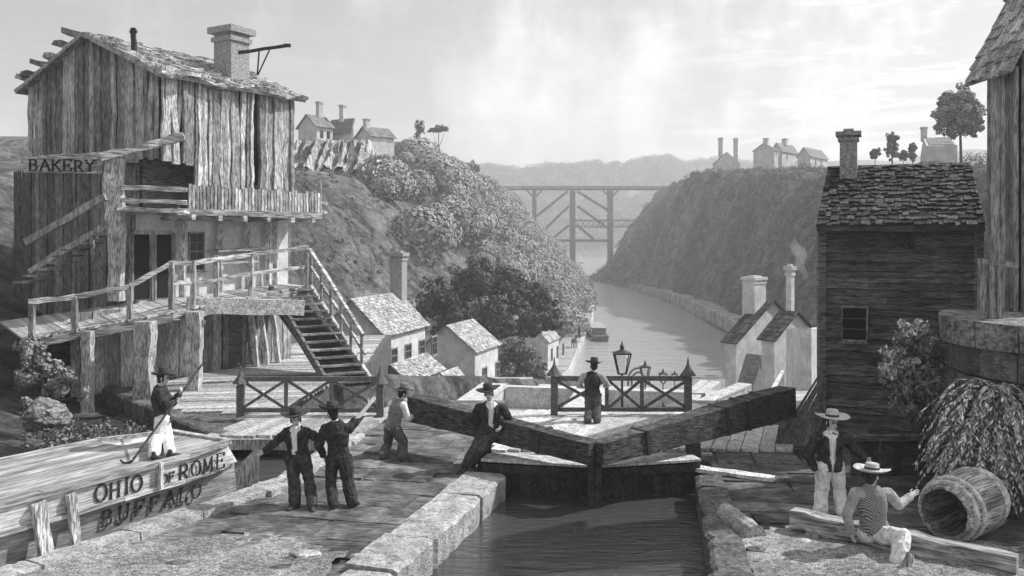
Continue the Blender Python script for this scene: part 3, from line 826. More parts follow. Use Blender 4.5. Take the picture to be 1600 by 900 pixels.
# garden wall by the stairway
g_, s_ = mdirs(40)
b = MB()
p0, p1, p2 = at(1243, 515, 50), at(1268, 545, 44), at(1296, 505, 47)
for a, c in ((p0, p1), (p1, p2)):
    a = Vector((a.x, a.y, 0)); c = Vector((c.x, c.y, 0)); d = (c - a).normalized(); n_ = Vector((-d.y, d.x, 0))
    if n_.y < 0: n_ = -n_
    za, zc = (EYE - (514 - HOR) / F * a.y), (EYE - (512 - HOR) / F * c.y)
    b.hexa([Vector((a.x, a.y, -7)), Vector((c.x, c.y, -7)), Vector((c.x, c.y, -7)) + n_ * .5, Vector((a.x, a.y, -7)) + n_ * .5, Vector((a.x, a.y, za)), Vector((c.x, c.y, zc)), Vector((c.x, c.y, zc)) + n_ * .5, Vector((a.x, a.y, za)) + n_ * .5])
solo(b, 'garden_wall', M['plaster'], 'white angled garden wall between the narrow white house and the black plank house', 'wall')

# ------------------------------------------------------------------ houses on the heights
def fhouse(label, px, Y, deg, ye, px_g, px_s, yp, base_y, half=False, m=False, chims=(), wins=(), seed=60, roof=None):
    g, s = (mdirs if m else dirs)(deg); C = at(px, ye, Y); W = reach(C, g, px_g); L = reach(C, s, px_s)
    Yp = Y + W / 2 * g[1]; pk = EYE - (yp - HOR) / F * Yp; bz = EYE - (base_y - HOR) / F * Y
    ch = [(W * a, L * b_, w_, w_, h_, .5) for a, b_, w_, h_ in chims]
    wn_ = [(L * t, bz + hh, w_, h_) for t, hh, w_, h_ in wins]
    return house(label, (C.x, C.y, bz), g, s, W, L, C.z, pk - C.z, M['far_wall'], roof or M['far_roof'], base=bz, wins=wn_, chims=ch, rows=4, cols=6, seed=seed, fine=False, over=.35)
fhouse('left cliff house with gable towards the bakery and one tall chimney', 495, 140, 40, 196, 466, 520, 179, 221, chims=[(.5, .75, .8, 2.2)], wins=[(.3, 1.2, .6, 1.2), (.72, 1.2, .6, 1.2)], seed=61)
fhouse('middle cliff house with dark front and chimney joined to the gabled house', 519, 146, -62, 202, 513, 558, 188, 221, chims=[(.5, .5, .8, 2.2)], seed=62)
fhouse('low cliff house with long roof nearest to the wooded slope', 580, 140, 45, 211, 557, 616, 198, 222, chims=[(.5, .12, .8, 1.2)], seed=63)
fhouse('gabled house with two thin chimneys on the right height', 1152, 262, -5, 256, 1114, 1156, 239, 275, chims=[(.1, .3, 1.0, 6.5), (.72, .3, 1.0, 5.5)], seed=64)
fhouse('tall narrow house on the crest of the right height', 1210, 262, 35, 234, 1177, 1216, 224, 262, chims=[(.5, .6, 1.4, 1.6)], wins=[(.5, 4.5, 1, 1.6)], seed=65)
fhouse('second tall house on the right height just right of the crest house', 1222, 266, 40, 235, 1205, 1247, 223, 264, chims=[(.5, .5, 1.4, 1.6)], wins=[(.3, 4, 1, 1.6)], seed=66)
fhouse('lower house with pale side and two windows nearest to the black roof', 1266, 255, 40, 243, 1246, 1293, 230, 270, wins=[(.3, 3.2, 1, 2), (.62, 3.2, 1, 2)], seed=67)
fhouse('low house with long roof and chimney under the tall round tree', 1448, 130, -68, 228, 1438, 1496, 216, 247, chims=[(.5, .02, .9, 1.6)], seed=68)

# ------------------------------------------------------------------ timber trestle over the gorge
YB = 405; bt = thing('trestle_bridge', 'tall wooden trestle bridge spanning the gorge far behind the canal', 'bridge', at(895, 437, YB))
def bar2(name, pts, w_, h_=None, m=None, par=None):
    q = MB()
    for a, c in pts: q.bar(a, c, w_, h_ or w_)
    return q.build(name, m or M['grey_wood'], par or bt)
BP = lambda x, y, d=0: at(x, y, YB + d)
for d in (0,): 
    q = MB(); q.bar(BP(744, 295) + Vector((0, 2, 0)), BP(1062, 295) + Vector((0, 2, 0)), 5.0, 1.0, up=(0, 0, 1)); q.build('deck', M['grey_wood'], bt)
q = MB()
for yy in (0, 4.6):
    q.bar(BP(744, 291.3) + Vector((0, yy - .3, 0)), BP(1062, 291.3) + Vector((0, yy - .3, 0)), .25, .3)
    for i in range(34):
        x = 746 + i * 9.4; q.bar(BP(x, 294) + Vector((0, yy - .3, 0)), BP(x, 291.2) + Vector((0, yy - .3, 0)), .2, .2)
q.build('railing', M['grey_wood'], bt)
for x, y1, w_ in ((785, 350, 1.5), (835, 400, 1.8), (895, 440, 2.3), (954, 428, 2.2)):
    for dd in (.6, 3.6): bar2('pier', [(BP(x, 297) + Vector((0, dd, 0)), BP(x, y1) + Vector((0, dd - .6, -3)))], w_)
for a, c in (((887, 299), (838, 338)), ((889, 322), (838, 371)), ((889, 352), (862, 374)), ((902, 299), (952, 330)), ((902, 322), (950, 357)), ((902, 352), (930, 376))):
    bar2('brace', [(BP(*a) + Vector((0, .2, 0)), BP(*c) + Vector((0, .2, 0)))], .9, 1.1)
for x in (785, 835, 954):
    bar2('bracket', [(BP(x + 12, 297) + Vector((0, .2, 0)), BP(x + 2, 308) + Vector((0, .2, 0))), (BP(x - 12, 297) + Vector((0, .2, 0)), BP(x - 2, 308) + Vector((0, .2, 0)))], .7)
bar2('tie_beam', [(BP(838, 376) + Vector((0, .4, 0)), BP(955, 376) + Vector((0, .4, 0)))], .9, 1.2)
q = MB(); z1, z2 = 344, 354.5
for yy in (z1, z2): q.bar(BP(899, yy, 5), BP(1016, yy, 5), .5, .5)
for i in range(14):
    x = 899 + i * 8; q.bar(BP(x, z1, 5), BP(x + 8, z2, 5), .22, .3); q.bar(BP(x, z2, 5.2), BP(x + 8, z1, 5.2), .22, .3)
q.build('lattice_girder', M['grey_wood'], bt)
# ------------------------------------------------------------------ the bakery: a crooked three storey plank house
sB = Vector((.5, .866, 0)); gB = Vector((-.866, .5, 0)); nS = Vector((.866, -.5, 0)); nG = Vector((-.5, -.866, 0))
C0 = Vector((-12.2, 31, 0)); LB, WB = 5.5, 7.4
bk = thing('bakery', 'tall crooked plank bakery with gable, balcony and raised deck', 'building', (-13.5, 33.5, 0))
def vboards(mb, P0, P1, zb, zt, nrm, wd=.3, th=.07, seed=1, wob=.5, gaps=()):
    gp_ = .018 if wob > .6 else .008
    """upright rough boards from P0 to P1; zb, zt: functions of 0..1"""
    r = random.Random(seed); P0, P1 = Vector(P0), Vector(P1); D = P1 - P0; Lg = D.length; d = D.normalized(); t = 0.0; nrm = Vector(nrm)
    while t < Lg - .02:
        w_ = min(wd * r.uniform(.5, 1.5), Lg - t)
        u = (t + w_ / 2) / Lg
        if not any(a < u < b for a, b in gaps):
            z0 = zb(u) + r.uniform(-.10, .04) * wob; z1 = zt(u) + r.uniform(-.03, .04) * wob; o = r.uniform(0, .07) * wob; tk = th * r.uniform(.6, 1.4)
            n = max(3, int((z1 - z0) / .55)); pts = []
            lean = r.uniform(-.03, .03) * wob
            ph = r.uniform(0, 9)
            for i in range(n + 1):
                f = i / n; z = z0 + (z1 - z0) * f
                e1 = noise.noise(Vector((ph, z * 1.3, t))) * .06 * wob + lean * f; e2 = noise.noise(Vector((ph + 5, z * 1.3, t))) * .06 * wob + lean * f
                ob = noise.noise(Vector((ph, z * .9, t + 7))) * .05 * wob
                a = P0 + d * (t + gp_ + e1); c = P0 + d * (t + w_ - gp_ + e2)
                for q, k in ((a, o + ob), (c, o + ob), (c, o + ob + tk), (a, o + ob + tk)):
                    p = q + nrm * k; pts.append(Vector((p.x, p.y, z)))
                # a bulge along the middle
            fs = [(3, 2, 1, 0), tuple(4 * n + k for k in range(4))]
            for i in range(n):
                for k in range(4):
                    k2 = (k + 1) % 4; fs.append((4 * i + k, 4 * i + k2, 4 * i + 4 + k2, 4 * i + 4 + k))
            mb.add(pts, fs)
        t += w_
EV, PK = 10.9, 12.35; UB = 7.75; BF = 5.95
# inner core, so that no light falls through
q = MB(); ci = C0 - nS * .25 - nG * .25
def zp(p, z): return Vector((p.x, p.y, z))
WI = WB - .5; LI = LB + .9
prof = [(0, UB), (WI, UB), (WI, EV - .05), (WI / 2, PK - .15), (0, EV - .05)]
pts = [zp(ci + gB * t, z) for t, z in prof] + [zp(ci + gB * t + sB * LI, z) for t, z in prof]
q.add(pts, [(0, 1, 2, 3, 4), (9, 8, 7, 6, 5)] + [(i, i + 5, (i + 1) % 5 + 5, (i + 1) % 5) for i in range(5)])
cl0 = C0 - nS * 1.25 - nG * .3
q.hexa([zp(cl0, -1), zp(cl0 + sB * 7.4, -1), zp(cl0 + sB * 7.4 + gB * 6, -1), zp(cl0 + gB * 6, -1), zp(cl0, UB - .004), zp(cl0 + sB * 7.4, UB - .004), zp(cl0 + sB * 7.4 + gB * 6, UB - .004), zp(cl0 + gB * 6, UB - .004)])
q.build('inner_wall', M['dark_wood'], bk)
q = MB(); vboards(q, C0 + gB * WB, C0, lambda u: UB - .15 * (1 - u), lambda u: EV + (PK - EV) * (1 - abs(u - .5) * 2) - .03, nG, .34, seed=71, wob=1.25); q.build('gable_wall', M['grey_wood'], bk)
q = MB()
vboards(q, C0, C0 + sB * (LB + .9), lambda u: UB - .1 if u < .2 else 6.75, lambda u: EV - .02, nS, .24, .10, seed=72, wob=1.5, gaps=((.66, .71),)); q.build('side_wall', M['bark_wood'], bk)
q = MB(); q.box(zp(C0 + sB * (LB * .80) - nS * .02, 7.75), (.30, .1, 1.5), (sB, Vector((-sB.y, sB.x, 0)))); q.build('gap_shade', M['hole_shade'], bk)  # solid dark box behind the missing boards, painted shade
q = MB(); vboards(q, C0 + sB * (LB + .9) - nS * .1, C0 + sB * (LB + .9) + gB * 5, lambda u: UB, lambda u: EV, sB, .3, seed=73); q.build('back_wall', M['grey_wood'], bk)
# roof, shingled, with loose planks over the left eave
q = MB(); ov = .45
def ro(t, l, z): return zp(C0 + gB * t + sB * l, z)
A_, B_ = ro(-ov, -.4, EV - .28), ro(-ov, LB + 1.3, EV - .28); R1, R2 = ro(WB / 2, -.4, PK + .08), ro(WB / 2, LB + 1.3, PK + .08)
slope(q, A_, B_, R2, R1, 10, 18, 81, .12, .7)
A2_, B2_ = ro(WB + ov, -.4, EV - .28), ro(WB + ov, LB + 1.3, EV - .28); slope(q, A2_, B2_, R2, R1, 7, 10, 82, .09, .2)
q.build('roof', M['shingle'], bk)
r = random.Random(5); q = MB()
for i, t in enumerate((.57, .68, .76, .86, .95, 1.02)):
    a = ro(WB * t, .3, EV + (PK - EV) * (1 - abs(t - .5) * 2) + .1); q.log(a - gB * .5, a + gB * r.uniform(.35, .7) + nG * r.uniform(.3, .6) + Vector((0, 0, r.uniform(.1, .42))), r.uniform(.5, .7), .2, 4, .3, r)
q.build('loose_plank', M['grey_wood'], bk)
q = MB(); q.log(A_ + Vector((0, 0, -.02)), B_ + Vector((0, 0, -.02)), .2, .2, 12, .9, r); q.build('eave_log', M['bark_h'], bk)
ch = at(362, 60, 35.0); cz = 9.5
chimney(bk, (ch.x, ch.y, cz), .92, .95, at(362, 50, 35).z - cz, M['brick'], (sB, Vector((-sB.y, sB.x, 0))), .18)
q = MB(); pp = at(210, 82, 32); q.log(pp, at(208, 44, 32), .16, .16, 3, .2, r); q.bar(at(203, 50, 32), at(214, 49, 32), .1, .1); q.build('roof_post', M['black_wood'], bk)
q = MB(); q.log(at(372, 82, 34.2), at(449, 71, 34.6), .10, .12, 4, .2, r); q.bar(at(402, 117, 34.3), at(405, 79, 34.3), .05, .05); q.bar(at(403, 117, 34.3), at(422, 76, 34.4), .05, .05); q.box(at(449, 71, 34.6), (.25, .12, .12)); q.build('hoist_arm', M['black_wood'], bk)
# beam under the gable and the pent beam over the porch
q = MB(); q.log(at(38, 250, 33.2), at(172, 243, 30.4), .3, .24, 6, .25, r); q.log(at(160, 246, 30.2), at(288, 214, 30.9), .5, .24, 7, .3, r); q.build('porch_beam', M['bark_h'], bk)
q = MB(); q.log(at(177, 248, 30.4), at(179, 345, 30.4), .52, .45, 5, .12, r); q.log(at(184, 345, 30.2), at(180, 470, 30.2), .42, .4, 6, .12, r); q.log(at(170, 342, 30.5), at(190, 470, 30.5), .2, .3, 6, .2, r); q.build('corner_post', M['bark_wood'], bk)
# porch rails
for ya, yb in ((293, 296), (313, 316)):
    q = MB(); q.log(at(190, ya, 30.3), at(292, yb, 30.7), .12, .15, 6, .3, r); q.build('porch_rail', M['bark_h'], bk)
# balcony: floor, joists, pickets
bo = C0 + nS * .35
q = MB()
bs0, bs1 = -.35, LB + 2.2
q.hexa([zp(bo + sB * bs0 - nS * 1.7, BF - .16), zp(bo + sB * bs0, BF - .16), zp(bo + sB * bs1, BF - .16), zp(bo + sB * bs1 - nS * 1.7, BF - .16), zp(bo + sB * bs0 - nS * 1.7, BF), zp(bo + sB * bs0, BF), zp(bo + sB * bs1, BF), zp(bo + sB * bs1 - nS * 1.7, BF)])
q.log(zp(bo + sB * bs0 + nS * .08, BF - .08), zp(bo + sB * bs1 + nS * .08, BF - .08), .14, .24, 9, .25, r); q.build('balcony_floor', M['bark_h'], bk)
q = MB(); q.log(at(188, 327, 30.3), at(292, 330, 30.6), .9, .14, 6, .25, r); q.build('porch_floor', M['bark_h'], bk)
q = MB(); t = .95
while t < bs1 - .05:
    p = bo + sB * t + nS * .05; q.log(zp(p, BF + .02), zp(p + sB * r.uniform(-.02, .02), BF + .86 + r.uniform(-.05, .08)), .115, .05, 3, .15, r, up=(nS.x, nS.y, 0)); t += .165
q.log(zp(bo + sB * .9 + nS * .0, BF + .72), zp(bo + sB * bs1, BF + .74), .07, .1, 8, .2, r); q.build('balustrade', M['bark_wood'], bk)
q = MB()
for t in (1.0, 2.2, 3.4, 4.6, 5.8, 7.0): q.log(zp(bo + sB * t - nS * 1.4, BF - .27), zp(bo + sB * t + nS * (.22 + .1 * (t > 5)), BF - .27), .18, .2, 2, .1, r)
q.build('joist', M['bark_h'], bk)
for z_ in (BF + .12, BF + .5):
    q = MB(); q.log(zp(bo + sB * (bs1 - .1), z_), zp(bo + sB * (bs1 + .45), z_ - .05), .1, .12, 2, .2, r); q.build('peg', M['grey_wood'], bk)
q = MB(); q.log(zp(bo + sB * bs1, BF - .2), zp(bo + sB * bs1, BF + 1.35), .13, .13, 3, .15, r); q.build('end_post', M['bark_wood'], bk)
# plastered storey under the balcony
PLz0 = 2.7
cp = C0 - nS * 1.15 - nG * .0
q = MB(); d_ = (sB, Vector((-sB.y, sB.x, 0)))
q.box(zp(cp + sB * 3.65, (PLz0 + BF) / 2 - .08), (7.3, .2, BF - PLz0 - .1), d_); q.build('lower_wall', M['plaster'], bk)
def on_low(px, z): 
    t = reach(cp + nS * .1, sB, px); p = cp + nS * .1 + sB * t; return zp(p, z)
for px, wd_ in ((222, .8), (252, .8)):
    p = on_low(px, PLz0 + 1.25); q = MB(); q.box(p + nS * .02, (wd_, .06, 2.3), d_); dr = q.build('door', M['hole_shade'], bk)
    f = MB()
    for sg in (-1, 1): f.bar(p + sB * sg * (wd_ / 2 + .07) + Vector((0, 0, -1.2)) + nS * .05, p + sB * sg * (wd_ / 2 + .07) + Vector((0, 0, 1.2)) + nS * .05, .13, .12)
    f.bar(p + sB * -(wd_ / 2 - .005) + Vector((0, 0, 1.2)) + nS * .05, p + sB * (wd_ / 2 - .005) + Vector((0, 0, 1.2)) + nS * .05, .1, .13); f.build('door_frame', M['grey_wood'], dr)
window(bk, on_low(306, PLz0 + 1.75), sB, .62, 1.35, nS, M['grey_wood'], (2, 4))
for px in (278, 337, 380, 412, 424):
    p = on_low(px, 0) + nS * .25; q = MB(); q.log(zp(p, PLz0 - .05), zp(p, BF - .1), .2, .18, 5, .2, r); q.build('post', M['bark_wood'], bk)
q = MB(); a = on_low(322, PLz0 + 1.72) + nS * .55; c = on_low(398, PLz0 + 1.78) + nS * .55
q.hexa([a - nS * .5, c - nS * .5, c + nS * .1, a + nS * .1] + [p + Vector((0, 0, .1)) for p in (a - nS * .5, c - nS * .5, c + nS * .1, a + nS * .1)])
q.bar(a + sB * .2 + Vector((0, 0, -.02)), a + sB * .2 + Vector((0, 0, -.9)), .07, .07); q.bar(c - sB * .4 + Vector((0, 0, -.02)), c - sB * .4 + Vector((0, 0, -.9)), .07, .07); q.bar(a + sB * .2 + Vector((0, 0, -.45)), c - sB * .4 + Vector((0, 0, -.45)), .08, .08)
q.build('wall_shelf', M['bark_h'], bk)
# ground storey: boards, door, buttress posts
gw = C0 - nS * .2
q = MB(); vboards(q, gw - sB * 3.2, gw + sB * 6.5, lambda u: -.1, lambda u: 2.6, nS, .34, .05, seed=76, wob=.4); q.build('ground_wall', M['grey_wood'], bk)
def on_gr(px, z): 
    t = reach(gw + nS * .1, sB, px); return zp(gw + nS * .1 + sB * t, z)
q = MB(); q.box(on_gr(364, 1.15) + nS * .05, (.75, .08, 2.1), d_); dr = q.build('door', M['dark_wood'], bk)
f = MB(); p = on_gr(364, 0)
for sg in (-1, 1): f.bar(zp(p + sB * sg * .45 + nS * .1, 0), zp(p + sB * sg * .45 + nS * .1, 2.35), .14, .14)
f.build('door_frame', M['grey_wood'], dr)
for px in (388, 404, 422):
    p = on_gr(px, 0); q = MB(); q.log(zp(p + nS * .45, 0), zp(p + nS * .1, 2.3), .18, .26, 5, .2, r); q.build('buttress', M['bark_wood'], bk)
# lower front, in shade, with the outside stair rails
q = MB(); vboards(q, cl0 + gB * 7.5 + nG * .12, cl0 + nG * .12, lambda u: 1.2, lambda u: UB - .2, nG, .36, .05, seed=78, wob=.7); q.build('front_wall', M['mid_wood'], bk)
q = MB(); q.log(at(40, 379, 30.4), at(166, 308, 29.9), .17, .22, 7, .2, r); q.bar(at(118, 340, 30.2), at(121, 372, 30.2), .13, .13); q.log(at(46, 424, 30.8), at(166, 352, 30.6), .14, .2, 7, .2, r); q.bar(at(143, 368, 30.6), at(147, 410, 30.6), .12, .12)
q.build('stair_rail', M['grey_wood'], bk)
q = MB(); 
for i in range(8):
    p = at(46 + i * 15, 440 - i * 10, 31.2); q.box(p, (.5, 1.2, .07))
q.build('stair_tread', M['grey_wood'], bk)
# the sign
sgn = MB(); sc_ = at(97, 259, 30.0); sr = Vector((.985, .17, 0)).normalized()
sgn.box(sc_, (2.35, .09, .5), (sr, Vector((-sr.y, sr.x, 0)))); sg_o = None
sroot = thing('shop_sign', 'long weathered board sign reading bakery, hung under the shaded gable', 'sign', (sc_.x, sc_.y, sc_.z - .25))
sgn.build('board', M['bark_h'], sroot)
q = MB(); q.log(sc_ + sr * 1.22 + Vector((0, -.03, -.26)), sc_ + sr * 1.22 + Vector((0, -.03, .28)), .16, .16, 3, .15, r); q.build('end_block', M['bark_wood'], sroot)
# letters drawn as strokes: (polyline, thick?) in a unit box
def arc(cx, cy, rx, ry, a0, a1, n=8): return [(cx + rx * math.cos(math.radians(a0 + (a1 - a0) * i / n)), cy + ry * math.sin(math.radians(a0 + (a1 - a0) * i / n))) for i in range(n + 1)]
GL = {
 'A': [[(0, 0), (.38, 1)], [(.38, 1), (.8, 0)], [(.15, .38), (.62, .38)], [(-.08, 0), (.12, 0)], [(.66, 0), (.92, 0)]],
 'B': [[(.1, 0), (.1, 1)], [(.1, 1), (.4, 1)] + arc(.4, .76, .22, .24, 90, -90) + [(.1, .52)], [(.1, .52), (.42, .52)] + arc(.42, .26, .27, .26, 90, -90) + [(.1, 0)], [(0, 1), (.15, 1)], [(0, 0), (.15, 0)]],
 'K': [[(.1, 0), (.1, 1)], [(.7, 1), (.1, .42)], [(.28, .58), (.75, 0)], [(0, 0), (.22, 0)], [(0, 1), (.22, 1)], [(.6, 1), (.82, 1)], [(.62, 0), (.88, 0)]],
 'E': [[(.1, 0), (.1, 1)], [(0, 1), (.66, 1), (.66, .84)], [(.1, .52), (.5, .52)], [(.5, .6), (.5, .44)], [(0, 0), (.7, 0), (.7, .18)]],
 'F': [[(.1, 0), (.1, 1)], [(0, 1), (.66, 1), (.66, .84)], [(.1, .52), (.5, .52)], [(.5, .6), (.5, .44)], [(0, 0), (.24, 0)]],
 'R': [[(.1, 0), (.1, 1)], [(.1, 1), (.4, 1)] + arc(.4, .75, .24, .25, 90, -90) + [(.1, .5)], [(.36, .5), (.72, 0)], [(0, 1), (.15, 1)], [(0, 0), (.24, 0)], [(.64, 0), (.84, 0)]],
 'Y': [[(0, 1), (.38, .48)], [(.76, 1), (.38, .48), (.38, 0)], [(-.08, 1), (.14, 1)], [(.64, 1), (.86, 1)], [(.26, 0), (.5, 0)]],
 'O': [arc(.4, .5, .38, .5, 0, 360, 18)],
 'H': [[(.1, 0), (.1, 1)], [(.68, 0), (.68, 1)], [(.1, .52), (.68, .52)], [(0, 0), (.2, 0)], [(0, 1), (.2, 1)], [(.58, 0), (.78, 0)], [(.58, 1), (.78, 1)]],
 'I': [[(.2, 0), (.2, 1)], [(.08, 0), (.32, 0)], [(.08, 1), (.32, 1)]],
 'M': [[(.08, 0), (.14, 1)], [(.14, 1), (.45, .12)], [(.45, .12), (.76, 1)], [(.76, 1), (.84, 0)], [(0, 0), (.18, 0)], [(.74, 0), (.94, 0)], [(.04, 1), (.16, 1)], [(.74, 1), (.86, 1)]],
 'U': [[(.1, 1), (.1, .32)] + arc(.38, .32, .28, .32, 180, 360) + [(.66, 1)], [(0, 1), (.22, 1)], [(.55, 1), (.78, 1)]],
 'L': [[(.1, 0), (.1, 1)], [(0, 1), (.22, 1)], [(0, 0), (.64, 0), (.64, .2)]],
}
def lettering(parent, text, o, right, up, nrm, h, sp, tilt=None, m=None, wd=.09, name='lettering', seed=1):
    b = MB(); x = 0; r_ = random.Random(seed); right, up, nrm = Vector(right), Vector(up), Vector(nrm); o = Vector(o)
    for chx in text:
        if chx == ' ': x += sp * .7 * h; continue
        hh = h * (r_.uniform(.96, 1.04)); dy = r_.uniform(-.02, .02) * h
        for pl in GL[chx]:
            for i, (a, c) in enumerate(zip(pl, pl[1:])):
                A = o + right * (x + a[0] * hh) + up * (a[1] * hh + dy); B = o + right * (x + c[0] * hh) + up * (c[1] * hh + dy)
                d = B - A
                if d.length < 1e-5: continue
                vert = abs(d.dot(up)) / d.length; w_ = h * wd * (.75 + .7 * vert); e = d.normalized() * w_ * .3
                b.bar(A - e + nrm * (.012 + i * .0004), B + e + nrm * (.012 + i * .0004), .012, w_, up=(d.normalized().cross(nrm)))
        x += sp * h * {'I': .55, 'M': 1.25, 'L': .9}.get(chx, 1.05)
    return b.build(name, m or M['ink'], parent)
lettering(sroot, 'BAKERY', sc_ - sr * 1.0 + Vector((0, -.05, -.17)), sr, (0, 0, 1), Vector((sr.y, -sr.x, 0)), .36, .93, m=M['ink'], wd=.13)

# ------------------------------------------------------------------ raised deck with its rails and the stairs down
E3, E2, E1 = at(36, 530, 26.3), at(268, 487, 28.6), at(481, 446, 35)
dk = thing('raised_deck', 'raised plank walkway on rough posts running along the bakery side', 'deck', (-10.6, 29.5, 0))
inn = [Vector((-17.5, 30.6, E3.z + .1)), zp(cl0 + nS * .0 - nG * .1, 2.72), zp(cl0 + sB * 6.9, 3.05)]
q = MB()
def plank_quad(mb, a0, a1, b0, b1, n, th, r):
    for i in range(n):
        f0, f1 = (i + .04) / n, (i + .96) / n; dz = Vector((0, 0, r.uniform(-.015, .02)))
        p = [a0.lerp(a1, f0), a0.lerp(a1, f1), b0.lerp(b1, f1), b0.lerp(b1, f0)]
        p[0] = p[0] + (p[0] - p[3]).normalized() * r.uniform(-.05, .12); p[1] = p[1] + (p[1] - p[2]).normalized() * r.uniform(-.05, .12)
        mb.hexa([x + dz - Vector((0, 0, th)) for x in p] + [x + dz for x in p])
plank_quad(q, E3, E2, inn[0], inn[1], 22, .07, r); plank_quad(q, E2, E1, inn[1], inn[2], 34, .07, r); q.build('floor_boards', M['deck_wood'], dk)
for a, c in ((E3, E2), (E2, E1)):
    q = MB(); q.log(a + Vector((0, -.02, -.2)), c + Vector((0, -.02, -.2)), .16, .24, 9, .25, r); q.build('edge_beam', M['bark_h'], dk)
q = MB(); q.log(at(292, 477, 29.8), at(474, 481, 31.5), .35, .52, 8, .06, r); q.build('cross_beam', M['deck_wood'], dk)
def rough_post(x0, y0, x1, y1, Y, w_, name='post', m='bark_wood', par=None, sink=.1):
    q = MB(); a = at(x0, y0, Y); c = at(x1, y1, Y); q.log(a - Vector((0, 0, sink)), c, w_, w_, 7, .16, r); return q.build(name, M[m], par or dk)
rough_post(136, 592, 138, 517, 27.0, .28, sink=1.0); rough_post(226, 626, 227, 502, 27.5, .5); rough_post(304, 611, 304, 487, 29.1, .42, sink=.15)
q = MB(); q.log(at(304, 525, 29.1), at(318, 500, 29.2), .14, .16, 3, .2, r); q.build('knee_brace', M['bark_wood'], dk)
for x, y0, y1, Y in ((50, 530, 470, 26.4), (117, 514, 463, 27), (203, 500, 447, 28.0), (268, 478, 409, 28.7), (302, 478, 407, 29.4), (338, 471, 399, 30.6), (392, 461, 396, 32.4), (478, 446, 384, 34.9)):
    rough_post(x, y0, x, y1, Y, .15, 'rail_post', 'grey_wood' if x < 300 else 'bark_wood')
RP = [(44, 472, 26.3), (117, 464, 27), (203, 447, 28.0), (268, 411, 28.7), (302, 411, 29.4), (392, 398, 32.4), (480, 386, 34.9)]
q = MB()
for a, c in zip(RP, RP[1:]): q.log(at(*a), at(*c), .11, .14, 5, .22, r)
q.build('top_rail', M['bark_h'], dk)
RP = [(268, 441, 28.7), (302, 443, 29.4), (392, 428, 32.4), (480, 416, 34.9)]
q = MB()
for a, c in zip(RP, RP[1:]): q.log(at(*a), at(*c), .09, .12, 5, .22, r)
q.build('lower_rail', M['bark_h'], dk)
# stairs: from the deck end down to the yard
st = thing('wooden_stairs', 'steep wooden stairs with light railing leading down from the raised deck', 'stairs', (-5.4, 32.5, 0))
T0, T1 = at(484, 444, 34.9), at(582, 597, 31.6); sw = Vector((-1.35, -.75, 0))
q = MB(); n = 13
for i in range(n):
    f = (i + .7) / n; p = T0.lerp(T1, f); d = (T1 - T0); d.z = 0; d.normalize()
    w_ = Vector((sw.x, sw.y, 0)); c = p + w_ / 2
    q.box(c + Vector((0, 0, -.02)), (w_.length, .36, .06), (w_.normalized(), Vector((-w_.normalized().y, w_.normalized().x, 0))))
q.build('tread', M['grey_wood'], st)
q = MB(); q.hexa([T0 + sw * .02 - Vector((0, 0, .75)), T0 + sw * .98 - Vector((0, 0, .75)), T1 + sw * .98 - Vector((0, 0, .1)), T1 + sw * .02 - Vector((0, 0, .1))] + [x - Vector((0, 0, .06)) for x in (T0 + sw * .02 - Vector((0, 0, .6)), T0 + sw * .98 - Vector((0, 0, .6)), T1 + sw * .98, T1 + sw * .02)])
q.build('backing', M['dark_wood'], st)
for k in (0, 1):
    q = MB(); q.log(T0 + sw * k - Vector((0, 0, .1)), T1 + sw * k - Vector((0, 0, .1)), .12, .3, 6, .1, r); q.build('stringer', M['bark_wood' if k == 0 else 'dark_wood'], st)
H = Vector((0, 0, 1.35))
q = MB(); q.log(T0 + H, T0.lerp(T1, .86) + H * .85, .12, .14, 6, .18, r); q.log(T0 + H * .55, T0.lerp(T1, .9) + H * .45, .08, .1, 6, .18, r); q.build('handrail', M['bark_h'], st)
for f in (0.02, .2, .36, .52, .68, .84): 
    p = T0.lerp(T1, f); q = MB(); q.bar(p - Vector((0, 0, .1)), p + H * (1 - .14 * f), .1, .1); q.build('baluster', M['bark_wood'], st)

# ------------------------------------------------------------------ the black plank house on the right
hO = Vector((7.62, 22.0, 0)); hd = Vector((.925, -.38, 0)).normalized(); hb = Vector((.38, .925, 0)).normalized(); hn = -hb; hW, hD = 3.4, 4.3; hE, hR = 5.4, 6.88
def hp(t, b_, z): return zp(hO + hd * t + hb * b_, z)
hm = hp(hW / 2, hD / 2, 0)
bh = thing('plank_house', 'black weatherboarded house with sagging dark shingle roof beside the lock', 'house', (hm.x, hm.y, 0))
q = MB(); prof = [(.1, -.5), (hD - .05, -.5), (hD - .05, hE), (hD / 2, hR - .12), (.1, hE)]
q.add([hp(.1, b_, z) for b_, z in prof] + [hp(hW - .1, b_, z) for b_, z in prof], [(0, 1, 2, 3, 4), (9, 8, 7, 6, 5)] + [(i, i + 5, (i + 1) % 5 + 5, (i + 1) % 5) for i in range(5)]); q.build('inner_wall', M['black_wood'], bh)
